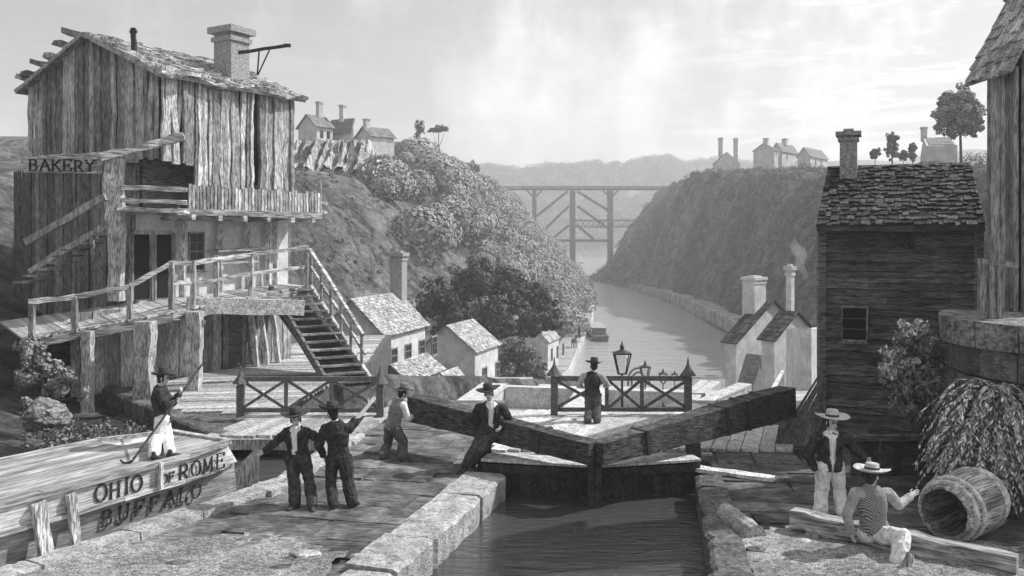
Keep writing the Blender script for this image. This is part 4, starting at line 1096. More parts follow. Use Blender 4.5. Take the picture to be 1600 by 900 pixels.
def hboards(mb, P0, P1, z0, z1, nrm, hgt, seed):
    rr = random.Random(seed); P0, P1, nrm = Vector(P0), Vector(P1), Vector(nrm); z = z0
    while z < z1 - .02:
        h_ = min(hgt * rr.uniform(.6, 1.4), z1 - z); t = 0.0
        while t < 1 - 1e-4:
            t1 = min(1.0, t + rr.uniform(.2, .7)); n = 5; P = []
            o0 = .05 + rr.uniform(0, .05); o1 = rr.uniform(0, .02); ph = rr.uniform(0, 50)
            for i in range(n + 1):
                a = P0.lerp(P1, t + (t1 - t) * i / n); w1 = noise.noise(Vector((ph, i * .8, z))) * .035; w2 = noise.noise(Vector((ph + 9, i * .8, z))) * .02
                P += [zp(a - nrm * .06, z), zp(a + nrm * (o0 + w2), z + w1), zp(a + nrm * (o1 + .01), z + h_ + .05), zp(a - nrm * .06, z + h_ + .05)]
            fs = [(0, 1, 2, 3), tuple(4 * n + k for k in range(4))]
            for i in range(n):
                for k in range(4):
                    k2 = (k + 1) % 4; fs.append((4 * i + k, 4 * i + 4 + k, 4 * i + 4 + k2, 4 * i + k2))
            mb.add(P, fs); t = t1
        z += h_
q = MB(); hboards(q, hp(0, 0, 0), hp(hW, 0, 0), .05, hE + .02, hn, .17, 91); q.build('front_wall', M['dark_wood'], bh)
q = MB(); hboards(q, hp(0, hD, 0), hp(0, .06, 0), .05, hE + .02, -hd, .19, 92); hboards(q, hp(hW, .06, 0), hp(hW, hD, 0), .05, hE + .02, hd, .19, 95); q.build('side_wall', M['dark_wood'], bh)
for t in (-.02, hW + .01):
    q = MB(); q.log(hp(t, -.05, -.1), hp(t, -.05, hE), .17, .17, 8, .1, r); q.build('corner_board', M['dark_wood'], bh)
q = MB(); slope(q, hp(-.12, -.42, hE - .12), hp(hW + .12, -.42, hE - .12), hp(hW + .04, hD / 2, hR), hp(.02, hD / 2, hR), 15, 22, 93, .06, .35)
slope(q, hp(-.1, hD + .4, hE - .2), hp(hW + .1, hD + .4, hE - .2), hp(hW + .04, hD / 2, hR), hp(.02, hD / 2, hR), 6, 9, 94, .07, .2); q.build('roof', M['dark_shingle'], bh)
q = MB(); q.log(hp(-.1, -.36, hE - .2), hp(hW + .12, -.36, hE - .2), .1, .13, 9, .25, r); q.build('eave_board', M['dark_wood'], bh)
cpx = at(1326, 262, 23.4)
chimney(bh, (cpx.x, cpx.y, 6.2), .42, .5, at(1326, 210, 23.4).z - 6.2, M['brick'], (hd, hb), .10)
def hpx(px, z, off=.08):
    t = reach(hO + hn * off, hd, px); return zp(hO + hn * off + hd * t, z)
wo_ = window(bh, hpx(1335, at(0, 506, 21.6).z), hd, .52, .76, hn, M['mid_wood'], (1, 3)); wo_.data.materials[0] = M['hole_shade']  # pane coloured near-black as the shade of a recess
q = MB()
for x in (1416, 1425):
    q.log(hpx(x, at(0, 390, 21.2).z, .12), hpx(x, at(0, 354, 21.2).z, .12), .07, .07, 2, .2, r)
q.build('hatch_board', M['black_wood'], bh)
q = MB(); q.log(hp(-.05, -.14, .12), hp(hW + .05, -.14, .12), .14, .2, 7, .1, r); q.build('sill_beam', M['dark_wood'], bh)
# leaning dark boards against its left wall
lp = thing('board_stack', 'dark boards leaning in a slope against the left corner of the black plank house', 'boards', (7.0, 21.9, 0))
for i in range(8):
    f0, f1 = i / 8, (i + .97) / 8; bl, br_ = Vector((6.2, 21.3, .03)), Vector((7.15, 21.2, .03)); tl, tr_ = Vector((7.5, 21.75, 1.75)), Vector((7.58, 21.6, .95))
    q = MB(); p = [bl.lerp(br_, f0), bl.lerp(br_, f1), tl.lerp(tr_, f1) + Vector((0, 0, r.uniform(-.05, .05))), tl.lerp(tr_, f0)]; n_ = (p[1] - p[0]).cross(p[3] - p[0]).normalized() * .05
    q.hexa(p + [x + n_ for x in p]); q.build('board', M['mid_wood'], lp)
# low plank fence behind the sitting men
pf = thing('plank_fence', 'low dark plank fence below the bushes at the foot of the black house', 'fence', (8.5, 18.6, 0))
q = MB(); vboards(q, (7.0, 18.6, 0), (10.8, 18.9, 0), lambda u: -.02, lambda u: .80, (0, -1, 0), .2, .04, seed=97, wob=.4); q.build('plank', M['dark_wood'], pf)
q = MB(); q.log((6.95, 18.52, .84), (10.8, 18.82, .84), .16, .1, 7, .15, r); q.build('cap_rail', M['dark_wood'], pf)

# ------------------------------------------------------------------ round stone abutment and the tall plank tower on it
AC = Vector((11.3, 17.2, 0)); AR = 2.75; AH = 3.65
ab = thing('stone_abutment', 'round abutment of large dark stone blocks with pale top behind the drooping shrub', 'wall', (AC.x, AC.y, 0))
q = MB(); rr = random.Random(8); z = -.05
for k, hgt in enumerate((.62, .62, .6, .6, .55)):
    a = math.radians(140 + rr.uniform(0, 20)); rad = AR - .08 + .03 * (4 - k)
    while a < math.radians(420):
        da = rr.uniform(.16, .34); rad2 = rad + rr.uniform(-.04, .05); g = .008; m_ = 3; P = []
        for i in range(m_ + 1):
            t = a + g + (da - 2 * g) * i / m_; c_, s_2 = math.cos(t), math.sin(t); e = .03 if i in (0, m_) else 0
            for R_, zz in ((rad2 - .5, z + .01), (rad2 - e, z + .02), (rad2 - e, z + hgt - .02), (rad2 - .5, z + hgt - .01)): P.append((AC.x + R_ * c_, AC.y + R_ * s_2, zz + rr.uniform(-.008, .008)))
        fs = [(0, 1, 2, 3), tuple(4 * m_ + k2 for k2 in range(4))]
        for i in range(m_):
            for k2 in range(4):
                k3 = (k2 + 1) % 4; fs.append((4 * i + k2, 4 * i + 4 + k2, 4 * i + 4 + k3, 4 * i + k3))
        q.add(P, fs); a += da
    z += hgt
q.build('block', M['dark_stone'], ab)
q = MB(); q.lathe((AC.x, AC.y, 0), [(AR - .2, -.1), (AR - .2, z)], 28); q.build('core', M['dark_stone'], ab)
q = MB(); a = math.radians(130)
while a < math.radians(425):
    da = rr.uniform(.22, .4); P = []; m_ = 3
    for i in range(m_ + 1):
        t = a + .006 + (da - .012) * i / m_; c_, s_2 = math.cos(t), math.sin(t)
        for R_, zz in ((.3, z + .004), (AR + .03, z + .004), (AR + .07, z + .5), (.3, z + .53)): P.append((AC.x + R_ * c_, AC.y + R_ * s_2, zz + rr.uniform(-.01, .01)))
    fs = [(0, 1, 2, 3), tuple(4 * m_ + k2 for k2 in range(4))]
    for i in range(m_):
        for k2 in range(4):
            k3 = (k2 + 1) % 4; fs.append((4 * i + k2, 4 * i + 4 + k2, 4 * i + 4 + k3, 4 * i + k3))
    q.add(P, fs); a += da
q.build('coping', M['stone2'], ab); AZ = z + .53
tw = thing('plank_tower', 'tall narrow plank tower with steep roof at the right edge, standing on the stone abutment', 'tower', (11.8, 19, AZ))
tx0, tx1, ty0, ty1 = 10.43, 13.3, 18.4, 19.55; tE = 8.5
q = MB(); q.hexa([(tx0 + .06, ty0 + .06, AZ), (tx1, ty0 + .06, AZ), (tx1, ty1, AZ), (tx0 + .06, ty1, AZ), (tx0 + .06, ty0 + .06, tE), (tx1, ty0 + .06, tE), (tx1, ty1, tE), (tx0 + .06, ty1, tE)]); 
mx = (tx0 + tx1) / 2; tP = tE + 3.4
q.add([(tx0 + .06, ty0 + .06, tE), (tx1, ty0 + .06, tE), (mx, ty0 + .06, tP - .1), (tx0 + .06, ty1, tE), (tx1, ty1, tE), (mx, ty1, tP - .1)], [(0, 1, 2), (5, 4, 3), (0, 2, 5, 3), (1, 4, 5, 2)]); q.build('inner_wall', M['black_wood'], tw)
q = MB(); vboards(q, (tx0, ty0, 0), (tx1, ty0, 0), lambda u: AZ + .02, lambda u: tE + 3.3 * (1 - abs(u - .5) * 2), (0, -1, 0), .2, .05, seed=101, wob=.3); vboards(q, (tx0, ty1, 0), (tx0, ty0, 0), lambda u: AZ + .02, lambda u: tE, (-1, 0, 0), .2, .05, seed=102, wob=.3); q.build('wall', M['grey_wood'], tw)
q = MB(); slope(q, (tx0 - .42, ty0 - .35, tE - .15), (tx0 - .42, ty1 + .3, tE - .15), (mx, ty1 + .3, tP + .1), (mx, ty0 - .35, tP + .1), 12, 8, 103, .06, .2); slope(q, (tx1 + .4, ty0 - .35, tE - .15), (tx1 + .4, ty1 + .3, tE - .15), (mx, ty1 + .3, tP + .1), (mx, ty0 - .35, tP + .1), 6, 5, 104); q.build('roof', M['shingle'], tw)
rf = thing('tower_railing', 'short grey post railing on top of the round abutment beside the tower', 'railing', (9.2, 17.2, AZ))
for x in (1533, 1548, 1561):
    q = MB(); p = at(x, 470, 17.0); q.log((p.x, p.y, AZ - .02), (p.x, p.y, at(0, 407, 17).z), .09, .09, 3, .15, r); q.build('post', M['grey_wood'], rf)
q = MB(); q.log(at(1529, 408, 17.0), at(1590, 414, 17.0), .09, .1, 4, .15, r); q.bar(at(1533, 468, 17.03), at(1548, 416, 17.03), .06, .07); q.bar(at(1548, 468, 17.03), at(1563, 416, 17.03), .06, .07); q.build('rail', M['grey_wood'], rf)
# ------------------------------------------------------------------ lock gates with their long balance beams
TIP = Vector((1.66, 17.75, 0))
def lock_gate(label, hinge, end, ztip, zend, h1, h2, sgn):
    hinge = Vector(hinge); d = (hinge - TIP).normalized(); n_ = Vector((-d.y, d.x, 0)); n_ = n_ if n_.y < 0 else -n_
    t0 = TIP + d * .07; hinge0 = hinge
    T2 = Vector((1.66, 18.45, 0)); hinge = Vector((hinge.x, 19.0, 0)); dl = (hinge - T2).normalized(); nl = Vector((-dl.y, dl.x, 0)); nl = nl if nl.y < 0 else -nl; s0 = T2 + dl * .05
    g = thing('lock_gate', label, 'lock gate', (hinge.x, hinge.y, -2.4))
    q = MB(); L_ = (hinge - s0).length; k = 11; rr = random.Random(3 + int(sgn))
    for i in range(k):
        a = s0 + dl * (L_ * (i + .01) / k); c = s0 + dl * (L_ * (i + .99) / k); o = rr.uniform(0, .02)
        q.hexa([zp(a, -2.4), zp(c, -2.4), zp(c - nl * .2, -2.4), zp(a - nl * .2, -2.4), zp(a + nl * o, .24), zp(c + nl * o, .24), zp(c - nl * .2, .24), zp(a - nl * .2, .24)])
    q.build('leaf', M['black_wood'], g)
    q = MB(); q.log(zp(s0 + nl * .06, .14), zp(hinge + nl * .06, .14), .08, .17, 6, .06, rr); q.build('cross_rail', M['black_wood'], g)
    q = MB(); q.hexa([zp(s0 + nl * .14, .27), zp(hinge + nl * .14, .27), zp(hinge - nl * .5, .27), zp(s0 - nl * .5, .27)] + [zp(x, .32) for x in (s0 + nl * .14, hinge + nl * .14, hinge - nl * .5, s0 - nl * .5)]); q.build('walkway', M['pale_wood'], g)
    e = Vector(end); q = MB(); a = zp(t0 - n_ * .05, ztip); c = zp(e - n_ * .05, zend)
    n = 16; P = []; up = Vector((0, 0, 1)); dd = (c - a).normalized(); ll = dd.cross(up).normalized()
    for i in range(n + 1):
        f = i / n; p = a.lerp(c, f); h_ = h1 + (h2 - h1) * f; w_ = .42 + .14 * f
        if sgn > 0 and f > .93: h_ *= .93; 
        j = lambda: rr.uniform(-.012, .012)
        P += [p - ll * (w_ / 2 + j()) - up * (h_ / 2 + j()), p + ll * (w_ / 2 + j()) - up * (h_ / 2 + j()), p + ll * (w_ / 2 - .03 + j()) + up * (h_ / 2 + j()), p - ll * (w_ / 2 - .03 + j()) + up * (h_ / 2 + j())]
    fs = [(3, 2, 1, 0), tuple(4 * n + k for k in range(4))]
    for i in range(n):
        for k in range(4):
            k2 = (k + 1) % 4; fs.append((4 * i + k, 4 * i + k2, 4 * i + 4 + k2, 4 * i + 4 + k))
    q.add(P, fs); q.build('balance_beam', M['beam_wood'], g)
    q = MB(); q.log(Vector((1.66 + sgn * .07, 18.2, -2.2)), Vector((1.66 + sgn * .07, 18.0, ztip - .1)), .13, .2, 5, .05, rr); q.build('mitre_post', M['black_wood'], g)
    q = MB(); q.log(zp(hinge, -2.2), zp(hinge0 - n_ * .05, ztip + (zend - ztip) * .4), .28, .28, 4, .06, rr); q.build('heel_post', M['black_wood'], g)
    for f in ((.25, .55) if sgn < 0 else (.2, .6, .72, .84)):
        p = a.lerp(c, f); h_ = h1 + (h2 - h1) * f; q = MB(); q.box(p, (.09, .46 + .14 * f, h_ + .03), (dd, -ll if dd.cross(-ll).z > 0 else ll)); q.build('iron_strap', M['iron'], g)
    return g
lock_gate('left lock gate with the heavy black beam that the two boatmen push', (-.62, 19.55, 0), (-2.3, 20.95, 0), .70, 1.01, .42, .56, -1)
lock_gate('right lock gate with long black beam rising towards the black plank house', (3.95, 19.45, 0), (6.62, 21.45, 0), .70, 1.06, .42, .74, 1)
for i, (a, c, nm) in enumerate((((1083, 652, 27.6), (1164, 616, 30.5), 'nearest and longest grey beam with white top beyond the right fence post'), ((1080, 637, 40), (1119, 607, 44), 'middle grey beam with pale top further down the lock flight'), ((1080, 619, 52), (1101, 602, 56), 'farthest short grey beam down the lock flight'))):
    a = at(*a); c = at(*c); q = MB(); hh = (.62, .6, .5)[i]; q.log(a, c, .45, hh, 6, .05); root = thing('balance_beam', nm, 'beam', (c.x, c.y, c.z - hh), 'balance beams of the lower lock gates')
    q.build('beam', M['deck_wood'], root)
    q = MB(); q.bar(a + Vector((0, 0, hh / 2 + .035)), c + Vector((0, 0, hh / 2 + .035)), .5, .06); q.build('lit_top', M['pale_wood'], root)  # pale strip added to paint the sunlit top of the beam
    q = MB(); m_ = a.lerp(c, .75); q.bar(zp(m_, hz(m_.x, m_.y) - 1), zp(m_, m_.z - hh / 2 + .02), .3, .3); q.build('post', M['grey_wood'], root)
# ------------------------------------------------------------------ plank footbridges and the two X-braced fences
def footbridge(label, poly, ang, z, edge, seed):
    c = sum((Vector((x, y, 0)) for x, y in poly), Vector()) / len(poly); root = thing('footbridge', label, 'footbridge', (c.x, c.y, z - .3))
    boards(poly, ang, .34, z, .07, seed).build('planks', M['deck_wood' if seed == 1 else 'pale_wood'], root)
    q = MB(); q.log(Vector(edge[0]) + Vector((0, 0, z - .2)), Vector(edge[1]) + Vector((0, 0, z - .2)), .2, .26, 8, .06); q.build('edge_beam', M['grey_wood'], root)
footbridge('grey plank footbridge below the left fence, in front of the bakery yard', [(-7.5, 22.1), (-4.0, 22.1), (-3.7, 25.35), (-7.2, 25.35)], 1.35, .10, ((-7.5, 22.05, 0), (-4.0, 22.05, 0)), 1)
footbridge('pale plank footbridge behind the lock gates where the man leans on the fence', [(-.55, 20.7), (6.5, 20.7), (7.0, 25.4), (-.25, 25.4)], 1.25, .10, ((-.5, 20.6, 0), (4.6, 20.6, 0)), 2)
def xfence(label, pxl, pxr, ups, Y, zb, ytop):
    L_, R_ = at(pxl, 0, Y), at(pxr, 0, Y); root = thing('fence', label, 'fence', ((L_.x + R_.x) / 2, Y, zb), 'X braced fences across the lock footbridges')
    zt = at(0, ytop, Y).z; zr0, zr1 = zb + .14, zb + 1.0
    for px in (pxl, pxr):
        x = at(px, 0, Y).x; q = MB(); q.log((x, Y, zb - .12), (x, Y, zt - .46), .19, .19, 5, .04); p = q.build('post', M['rail_wood'], root)
        q = MB(); q.lathe((x, Y, zt - .46), [(.10, 0), (.10, .07), (.23, .08), (.20, .12), (.10, .26), (.04, .38), (.035, .40), (.012, .58)], 8); q.build('cap', M['rail_wood'], p)
    for z in (zr0, zr1):
        q = MB(); q.log((L_.x + .09, Y, z), (R_.x - .09, Y, z), .09, .13 if z == zr1 else .11, 6, .06); q.build('rail', M['rail_wood'], root)
    xs = [at(p, 0, Y).x for p in (pxl, *ups, pxr)]
    for x in xs[1:-1]:
        q = MB(); q.bar((x, Y, zr0 + .05), (x, Y, zr1 - .06), .10, .07); q.build('upright', M['rail_wood'], root)
    for x0, x1 in zip(xs, xs[1:]):
        q = MB(); q.bar((x0 + .06, Y - .03, zr0 + .06), (x1 - .06, Y - .03, zr1 - .07), .04, .08); q.bar((x0 + .06, Y + .03, zr1 - .07), (x1 - .06, Y + .03, zr0 + .06), .04, .08); q.build('cross_brace', M['rail_wood'], root)
xfence('grey X braced fence with two spired posts in front of the bakery yard', 376, 594, (447, 518), 24.6, .1, 577)
xfence('grey X braced fence with two spired posts where the man leans', 866, 1075, (948, 1003), 24.7, .1, 565)
# ------------------------------------------------------------------ lamps of the lock flight
def lamp(label, px, yt, Y, hgt, lw):
    t = at(px, yt, Y); root = thing('street_lamp', label, 'lamp', (t.x, t.y, t.z - hgt), 'street lamps down the lock flight')
    lh = lw * 1.25; zl = t.z - lw * .75 - lh
    q = MB(); q.tube([(t.x, t.y, t.z - hgt), (t.x, t.y, t.z - hgt + .5), (t.x, t.y, t.z - hgt + .55), (t.x, t.y, zl)], [.09, .07, .05, .035], 8); q.build('post', M['iron'], root)
    b0, b1 = lw * .24, lw * .5
    q = MB()
    for k in range(4):
        a0 = math.pi / 4 + k * math.pi / 2; a1 = a0 + math.pi / 2; c = lambda a, rr_, z: Vector((t.x + math.cos(a) * rr_ * 1.41, t.y + math.sin(a) * rr_ * 1.41, z))
        q.bar(c(a0, b0, zl), c(a0, b1, zl + lh), .035, .035); q.bar(c(a0, b1, zl + lh), c(a1, b1, zl + lh), .045, .045); q.bar(c(a0, b0, zl), c(a1, b0, zl), .045, .045)
    q.build('lantern_frame', M['iron'], root)
    q = MB(); q.lathe((t.x, t.y, zl + lh), [(b1 * 1.15, 0), (b1 * .8, lw * .1), (b1 * .3, lw * .22), (b1 * .22, lw * .34), (b1 * .34, lw * .42), (b1 * .12, lw * .55), (.01, lw * .75)], 10); q.build('cap', M['iron'], root)
    q = MB(); q.lathe((t.x, t.y, zl + .02), [(b0 * .95, 0), (b1 * .93, lh - .04)], 4, (Vector((.707, .707, 0)), Vector((-.707, .707, 0)), Vector((0, 0, 1)))); q.build('pane', M['lamp_glass'], root)
m_, N_, L_n, P_ = _mat('lamp_glass'); P_.inputs['Base Color'].default_value = (.9, .9, .9, 1); P_.inputs['Transmission Weight'].default_value = .95; P_.inputs['Roughness'].default_value = .02; P_.inputs['IOR'].default_value = 1.05; M['lamp_glass'] = m_
lamp('tallest and nearest lantern on a slim post behind the fence', 972, 533, 29, 3.4, .52)
lamp('second lantern, urn shaped, to the right of the tallest lamp', 1008, 562, 46, 3.6, .50)
lamp('third lantern, smaller, near the right fence post', 1036, 575, 58, 3.6, .48)
lamp('smallest and farthest lantern beside the right fence post', 1054, 578, 76, 3.6, .46)
hp_ = at(998, 594, 80); hr = thing('timber_arch', 'double arched timber hoop standing at the foot of the lock flight', 'arch', (hp_.x, hp_.y, hp_.z - .5))
for rad in (.95, .62):
    q = MB(); q.tube([hp_ + Vector((-rad, 0, -.5))] + [hp_ + Vector((rad * math.cos(math.pi - math.pi * i / 10), 0, rad * 1.15 * math.sin(math.pi * i / 10))) for i in range(11)] + [hp_ + Vector((rad, 0, -.5))], .10, 6); q.build('hoop', M['grey_wood'], hr)
# stairs and rail beside the flight on the right
pth = MB(); A0, A1, B0, B1 = Vector((6.3, 22.3, .02)), Vector((7.7, 25.0, .02)), Vector((13.2, 44, -2.2)), Vector((15.2, 44, -2.2))
n = 26
for i in range(n):
    f0, f1 = i / n, (i + 1) / n; z = .02 - 2.6 * f0 - .06 * (i > 0)
    a, b_ = A0.lerp(B0, f0), A1.lerp(B1, f0); c, d = A0.lerp(B0, f1), A1.lerp(B1, f1)
    pth.hexa([zp(a, z - 4), zp(b_, z - 4), zp(d, z - 4), zp(c, z - 4), zp(a, z), zp(b_, z), zp(d, z), zp(c, z)])
struct('stair_path', pth, M['deck_wood'])
rl = thing('stair_railing', 'pale wooden railing along the stair path left of the black plank house', 'railing', (10, 33, -3))
hl = []
for i in range(9):
    f = .12 + .88 * i / 8; p = A0.lerp(B0, f) + Vector((.1, 0, 0)); z = -2.6 * f
    q = MB(); q.bar(zp(p, z - .3), zp(p, z + 1.0), .1, .1); q.build('post', M['pale_wood'], rl); hl.append(zp(p, z + 1.0))
q = MB()
for a, c in zip(hl, hl[1:]): q.bar(a, c, .12, .12); q.bar(a - Vector((0, 0, .45)), c - Vector((0, 0, .45)), .07, .08)
q.build('handrail', M['pale_wood'], rl)

# ------------------------------------------------------------------ the canal boat in the left basin
bu = Vector((-.49, -.872, 0)).normalized(); bv = Vector((-.872, .49, 0)).normalized(); bP = Vector((-5.45, 17.55, 0)); bn = -bv
def bt_(s, t, z): return zp(bP + bu * s + bv * t, z)
boat = thing('canal_boat', 'wooden canal boat lettered Ohio of Rome Buffalo moored in the left basin', 'boat', bt_(3, 1.2, -1.1))
HS = [(-.0, .25), (.35, .12), (1, .0), (9, .0)]
q = MB(); P = []; st_ = [0, .4, 1.2, 2.5, 4, 6, 9]
def bw_(s): return lerp_tab([(0, 1.9), (1, 2.5), (3, 2.8), (9, 2.9)], s)
def off(s): return lerp_tab([(0, .22), (.4, .08), (1.2, 0), (9, 0)], s)
for s in st_: P += [bt_(s + (-.7 if s == 0 else 0), off(s) + .34, -1.1), bt_(s + (-.3 if s == 0 else 0), off(s) + .09, .50), bt_(s - (.3 if s == 0 else 0), bw_(s) - .09, .50), bt_(s + (-.7 if s == 0 else 0), bw_(s) - .34, -1.1)]
fs = [(0, 1, 2, 3), tuple(4 * (len(st_) - 1) + k for k in range(4))]
for i in range(len(st_) - 1):
    for k in range(4): fs.append((4 * i + k, 4 * i + (k + 1) % 4, 4 * i + 4 + (k + 1) % 4, 4 * i + 4 + k))
q.add(P, fs); hull = q.build('hull', M['boat_low_shaded'], boat)
q = MB(); P = []
for s in st_: P += [bt_(s - .3 * (s == 0), off(s), .505), bt_(s, off(s) - .02, .93), bt_(s, bw_(s) + .02, .93), bt_(s - .3 * (s == 0), bw_(s), .505)]
q.add(P, fs); cabin = q.build('upper_strake', M['boat_side_lit'], boat)
rr = random.Random(4)
for z_, w_, h_, o_ in ((.965, .12, .09, -.03), (.51, .07, .07, -.02)):
    q = MB()
    for s0, s1 in zip(st_, st_[1:]): q.log(bt_(s0 - .05, off(s0) + o_, z_), bt_(s1, off(s1) + o_, z_), w_, h_, 4, .14, rr)
    q.build('rubbing_rail', M['boat_deck'], boat)
q = MB(); q.log(bt_(-.05, bw_(0) + .02, .965), bt_(1.2, bw_(1.2), .965), .1, .08, 4, .14, rr); q.log(bt_(1.2, bw_(1.2), .965), bt_(9, bw_(9), .965), .1, .08, 8, .14, rr); q.log(bt_(-.08, .2, .96), bt_(-.08, 1.9, .96), .12, .09, 4, .12, rr); q.build('far_rail', M['boat_deck'], boat)
q = MB()
for i in range(13):
    t0 = .1 + i * .205; z = .945
    q.hexa([bt_(.0, t0, z - .03), bt_(9, t0, z - .03), bt_(9, t0 + .19, z - .03), bt_(.0, t0 + .19, z - .03)] + [bt_(x, t, z + rr.uniform(-.006, .01)) for x, t in ((.0, t0), (9, t0), (9, t0 + .19), (.0, t0 + .19))]) if t0 + .19 < 1.9 else None
    if t0 + .19 >= 1.9: q.hexa([bt_(1.2, t0, z - .03), bt_(9, t0, z - .03), bt_(9, t0 + .19, z - .03), bt_(1.2, t0 + .19, z - .03)] + [bt_(x, t, z + rr.uniform(-.006, .01)) for x, t in ((1.2, t0), (9, t0), (9, t0 + .19), (1.2, t0 + .19))])
q.build('deck', M['boat_deck'], boat)
for s, w_ in ((3.95, .22), (3.42, .14), (1.80, .07)):
    q = MB(); q.log(bt_(s, -.09, -.15 if s > 2 else .52), bt_(s + (.12 if s > 2 else 0), -.08, .99 if s < 3.3 else .86), .11, w_, 5, .15, rr, up=(bu.x, bu.y, 0)); q.build('rib', M['bark_wood'], boat)
q = MB(); q.hexa([bt_(-.5, .55, -1), bt_(-1.15, .55, -1), bt_(-1.15, .65, -1), bt_(-.5, .65, -1), bt_(-.42, .5, .12), bt_(-1.05, .35, .62), bt_(-1.05, .45, .62), bt_(-.42, .6, .12)]); q.build('rudder', M['mid_wood'], boat)
rt = -bu; upv = Vector((0, 0, 1))
# the words stand on the strakes, bow end first
def bside(s, z): return bt_(s, off(s) - .022, z)
def words(txt, s, z, h, sp, par, tin=0.0, seed=1):
    o = bt_(s, -.006 + tin, z); up_ = (upv - bn * (.14 if tin else -.02)).normalized()
    return lettering(par, txt, o, rt, (upv + bn * (.15 if tin else 0.05)).normalized(), bn, h, sp, seed=seed, name='lettering', wd=.10)
words('OHIO', 3.05, .575, .27, .98, cabin, seed=2)
words('OF', 1.72, .57, .17, .9, cabin, seed=3)
words('ROME', 1.33, .545, .28, .92, cabin, seed=4)
words('BUFFALO', 2.84, .09, .27, 1.14, hull, .135, seed=5)

# ------------------------------------------------------------------ things on the right quay
tb = thing('timber_baulk', 'long squared timber lying on two blocks under the sitting man', 'timber', (6.0, 14.0, 0))
ta, tc_ = at(1238, 812, 15.2), at(1590, 893, 13.2); ta.z, tc_.z = .24, .17
q = MB(); q.log(ta, tc_, .27, .28, 14, .14, rr); q.build('baulk', M['baulk_wood'], tb)
for f in (.12, .8):
    q = MB(); p = ta.lerp(tc_, f); q.log(p + Vector((-.12, -.2, -p.z + .06)), p + Vector((.12, .2, -p.z + .06)), .2, .08, 3, .2, rr); q.build('block', M['grey_wood'], tb)
# the big cask
cc_ = Vector((7.52, 14.9, .56)); cx = Vector((-.80, -.60, -.04)).normalized(); cy = Vector((0, 0, 1)); cy = (cy - cx * cy.dot(cx)).normalized(); cz_ = cx.cross(cy)
cask = thing('barrel', 'big empty wooden cask lying on its side at the right edge', 'barrel', (cc_.x, cc_.y, 0))
def crad(t): return .54 - .13 * (t / .68) ** 2
q = MB(); ns = 22
for k in range(ns):
    a0, a1 = 2 * math.pi * (k + .02) / ns, 2 * math.pi * (k + .98) / ns; P = []; m2 = 8; o = rr.uniform(-.008, .008)
    for i in range(m2 + 1):
        t = -.66 + 1.32 * i / m2
        for a, dr in ((a0, 0), (a1, 0), (a1, -.035), (a0, -.035)):
            R_ = crad(t) + dr + o; P.append(cc_ + cx * t + cy * math.cos(a) * R_ + cz_ * math.sin(a) * R_)
    f2 = [(0, 1, 2, 3), tuple(4 * m2 + j for j in range(4))]
    for i in range(m2):
        for j in range(4): f2.append((4 * i + j, 4 * i + 4 + j, 4 * i + 4 + (j + 1) % 4, 4 * i + (j + 1) % 4))
    q.add(P, f2)
q.build('stave', M['stave_wood'], cask)
for t, w_ in ((-.50, .09), (-.34, .07), (.36, .07), (.52, .09)):
    q = MB(); R_ = crad(t); R2 = crad(t + .04)
    q.lathe(cc_ + cx * t, [(R_ - .02, -w_ / 2), (R_ + .028, -w_ / 2), (R_ + .034, 0), (R_ + .026, w_ / 2), (R_ - .02, w_ / 2)], 28, (cy, cz_, cx), True); q.build('hoop', M['pale_wood'], cask)
q = MB(); q.lathe(cc_ + cx * -.5, [(crad(.5) - .04, -.01), (crad(.5) - .04, .01)], 24, (cy, cz_, cx)); q.build('head', M['dark_wood'], cask)
# half round coping stone
a, c = Vector((3.82, 16.0, .12)), Vector((4.02, 14.75, .12)); d = (c - a).normalized(); l = Vector((-d.y, d.x, 0)); q = MB(); P = []; m2 = 9
for i in range(m2 + 1):
    p = a.lerp(c, i / m2); j = lambda: rr.uniform(-.02, .02)
    for k in range(7):
        t = math.pi * k / 6; P.append(p + l * math.cos(t) * (.21 + j()) + Vector((0, 0, math.sin(t) * (.26 + j()) - .13)))
f2 = [tuple(range(7)), tuple(7 * m2 + k for k in range(7))] + [(7 * i + k, 7 * i + 7 + k, 7 * i + 7 + (k + 1) % 7, 7 * i + (k + 1) % 7) for i in range(m2) for k in range(7)]
q.add(P, f2); solo(q, 'coping_stone', M['stone'], 'loose half round coping stone lying on the edge of the right quay', 'stone')
def rock(label, px, py, w_, d_, h_, m='dark_stone', z=.03):
    p = gp(px, py, z); b = bmesh.new(); bmesh.ops.create_icosphere(b, subdivisions=2, radius=1); sd = rr.uniform(0, 99)
    for v in b.verts:
        k = 1 + .35 * noise.noise(v.co * 1.6 + Vector((sd, 0, 0))); v.co = Vector((v.co.x * w_ * k, v.co.y * d_ * k, v.co.z * h_ * k + h_ * .3))
    me = bpy.data.meshes.new('loose_stone'); b.to_mesh(me); b.free(); o = link_mesh('loose_stone', me, M[m]); o.location = p; o['_w'] = list(p)
    return tag(o, label, 'stone', 'loose stones on the quays')
rock('broad flat dark stone lying in the right gravel in front of the coping stone', 1182, 862, .16, .12, .07)
rock('small dark stone left of the sitting man in the gravel', 1232, 878, .12, .07, .05)
rock('pale small stone in front of the timber end', 1258, 848, .11, .07, .05, 'pale_stone')
rock('dark stone at the near edge of the right gravel', 1315, 872, .10, .07, .05)
rock('flat pale slab stone on the lit gravel of the left quay', 480, 868, .25, .16, .05, 'stone')
rock('dark flat stone on the lit gravel near the boat', 280, 882, .22, .12, .05, 'dark_stone')
rock('small stone near the left chamber edge', 560, 872, .15, .1, .05, 'stone')
q = MB(); p = gp(1412, 893, 0); q.log(p, p + Vector((.12, .03, .26)), .08, .10, 3, .2, rr); solo(q, 'stake', M['bark_wood'], 'short slanting stake in front of the sitting man', 'stake')
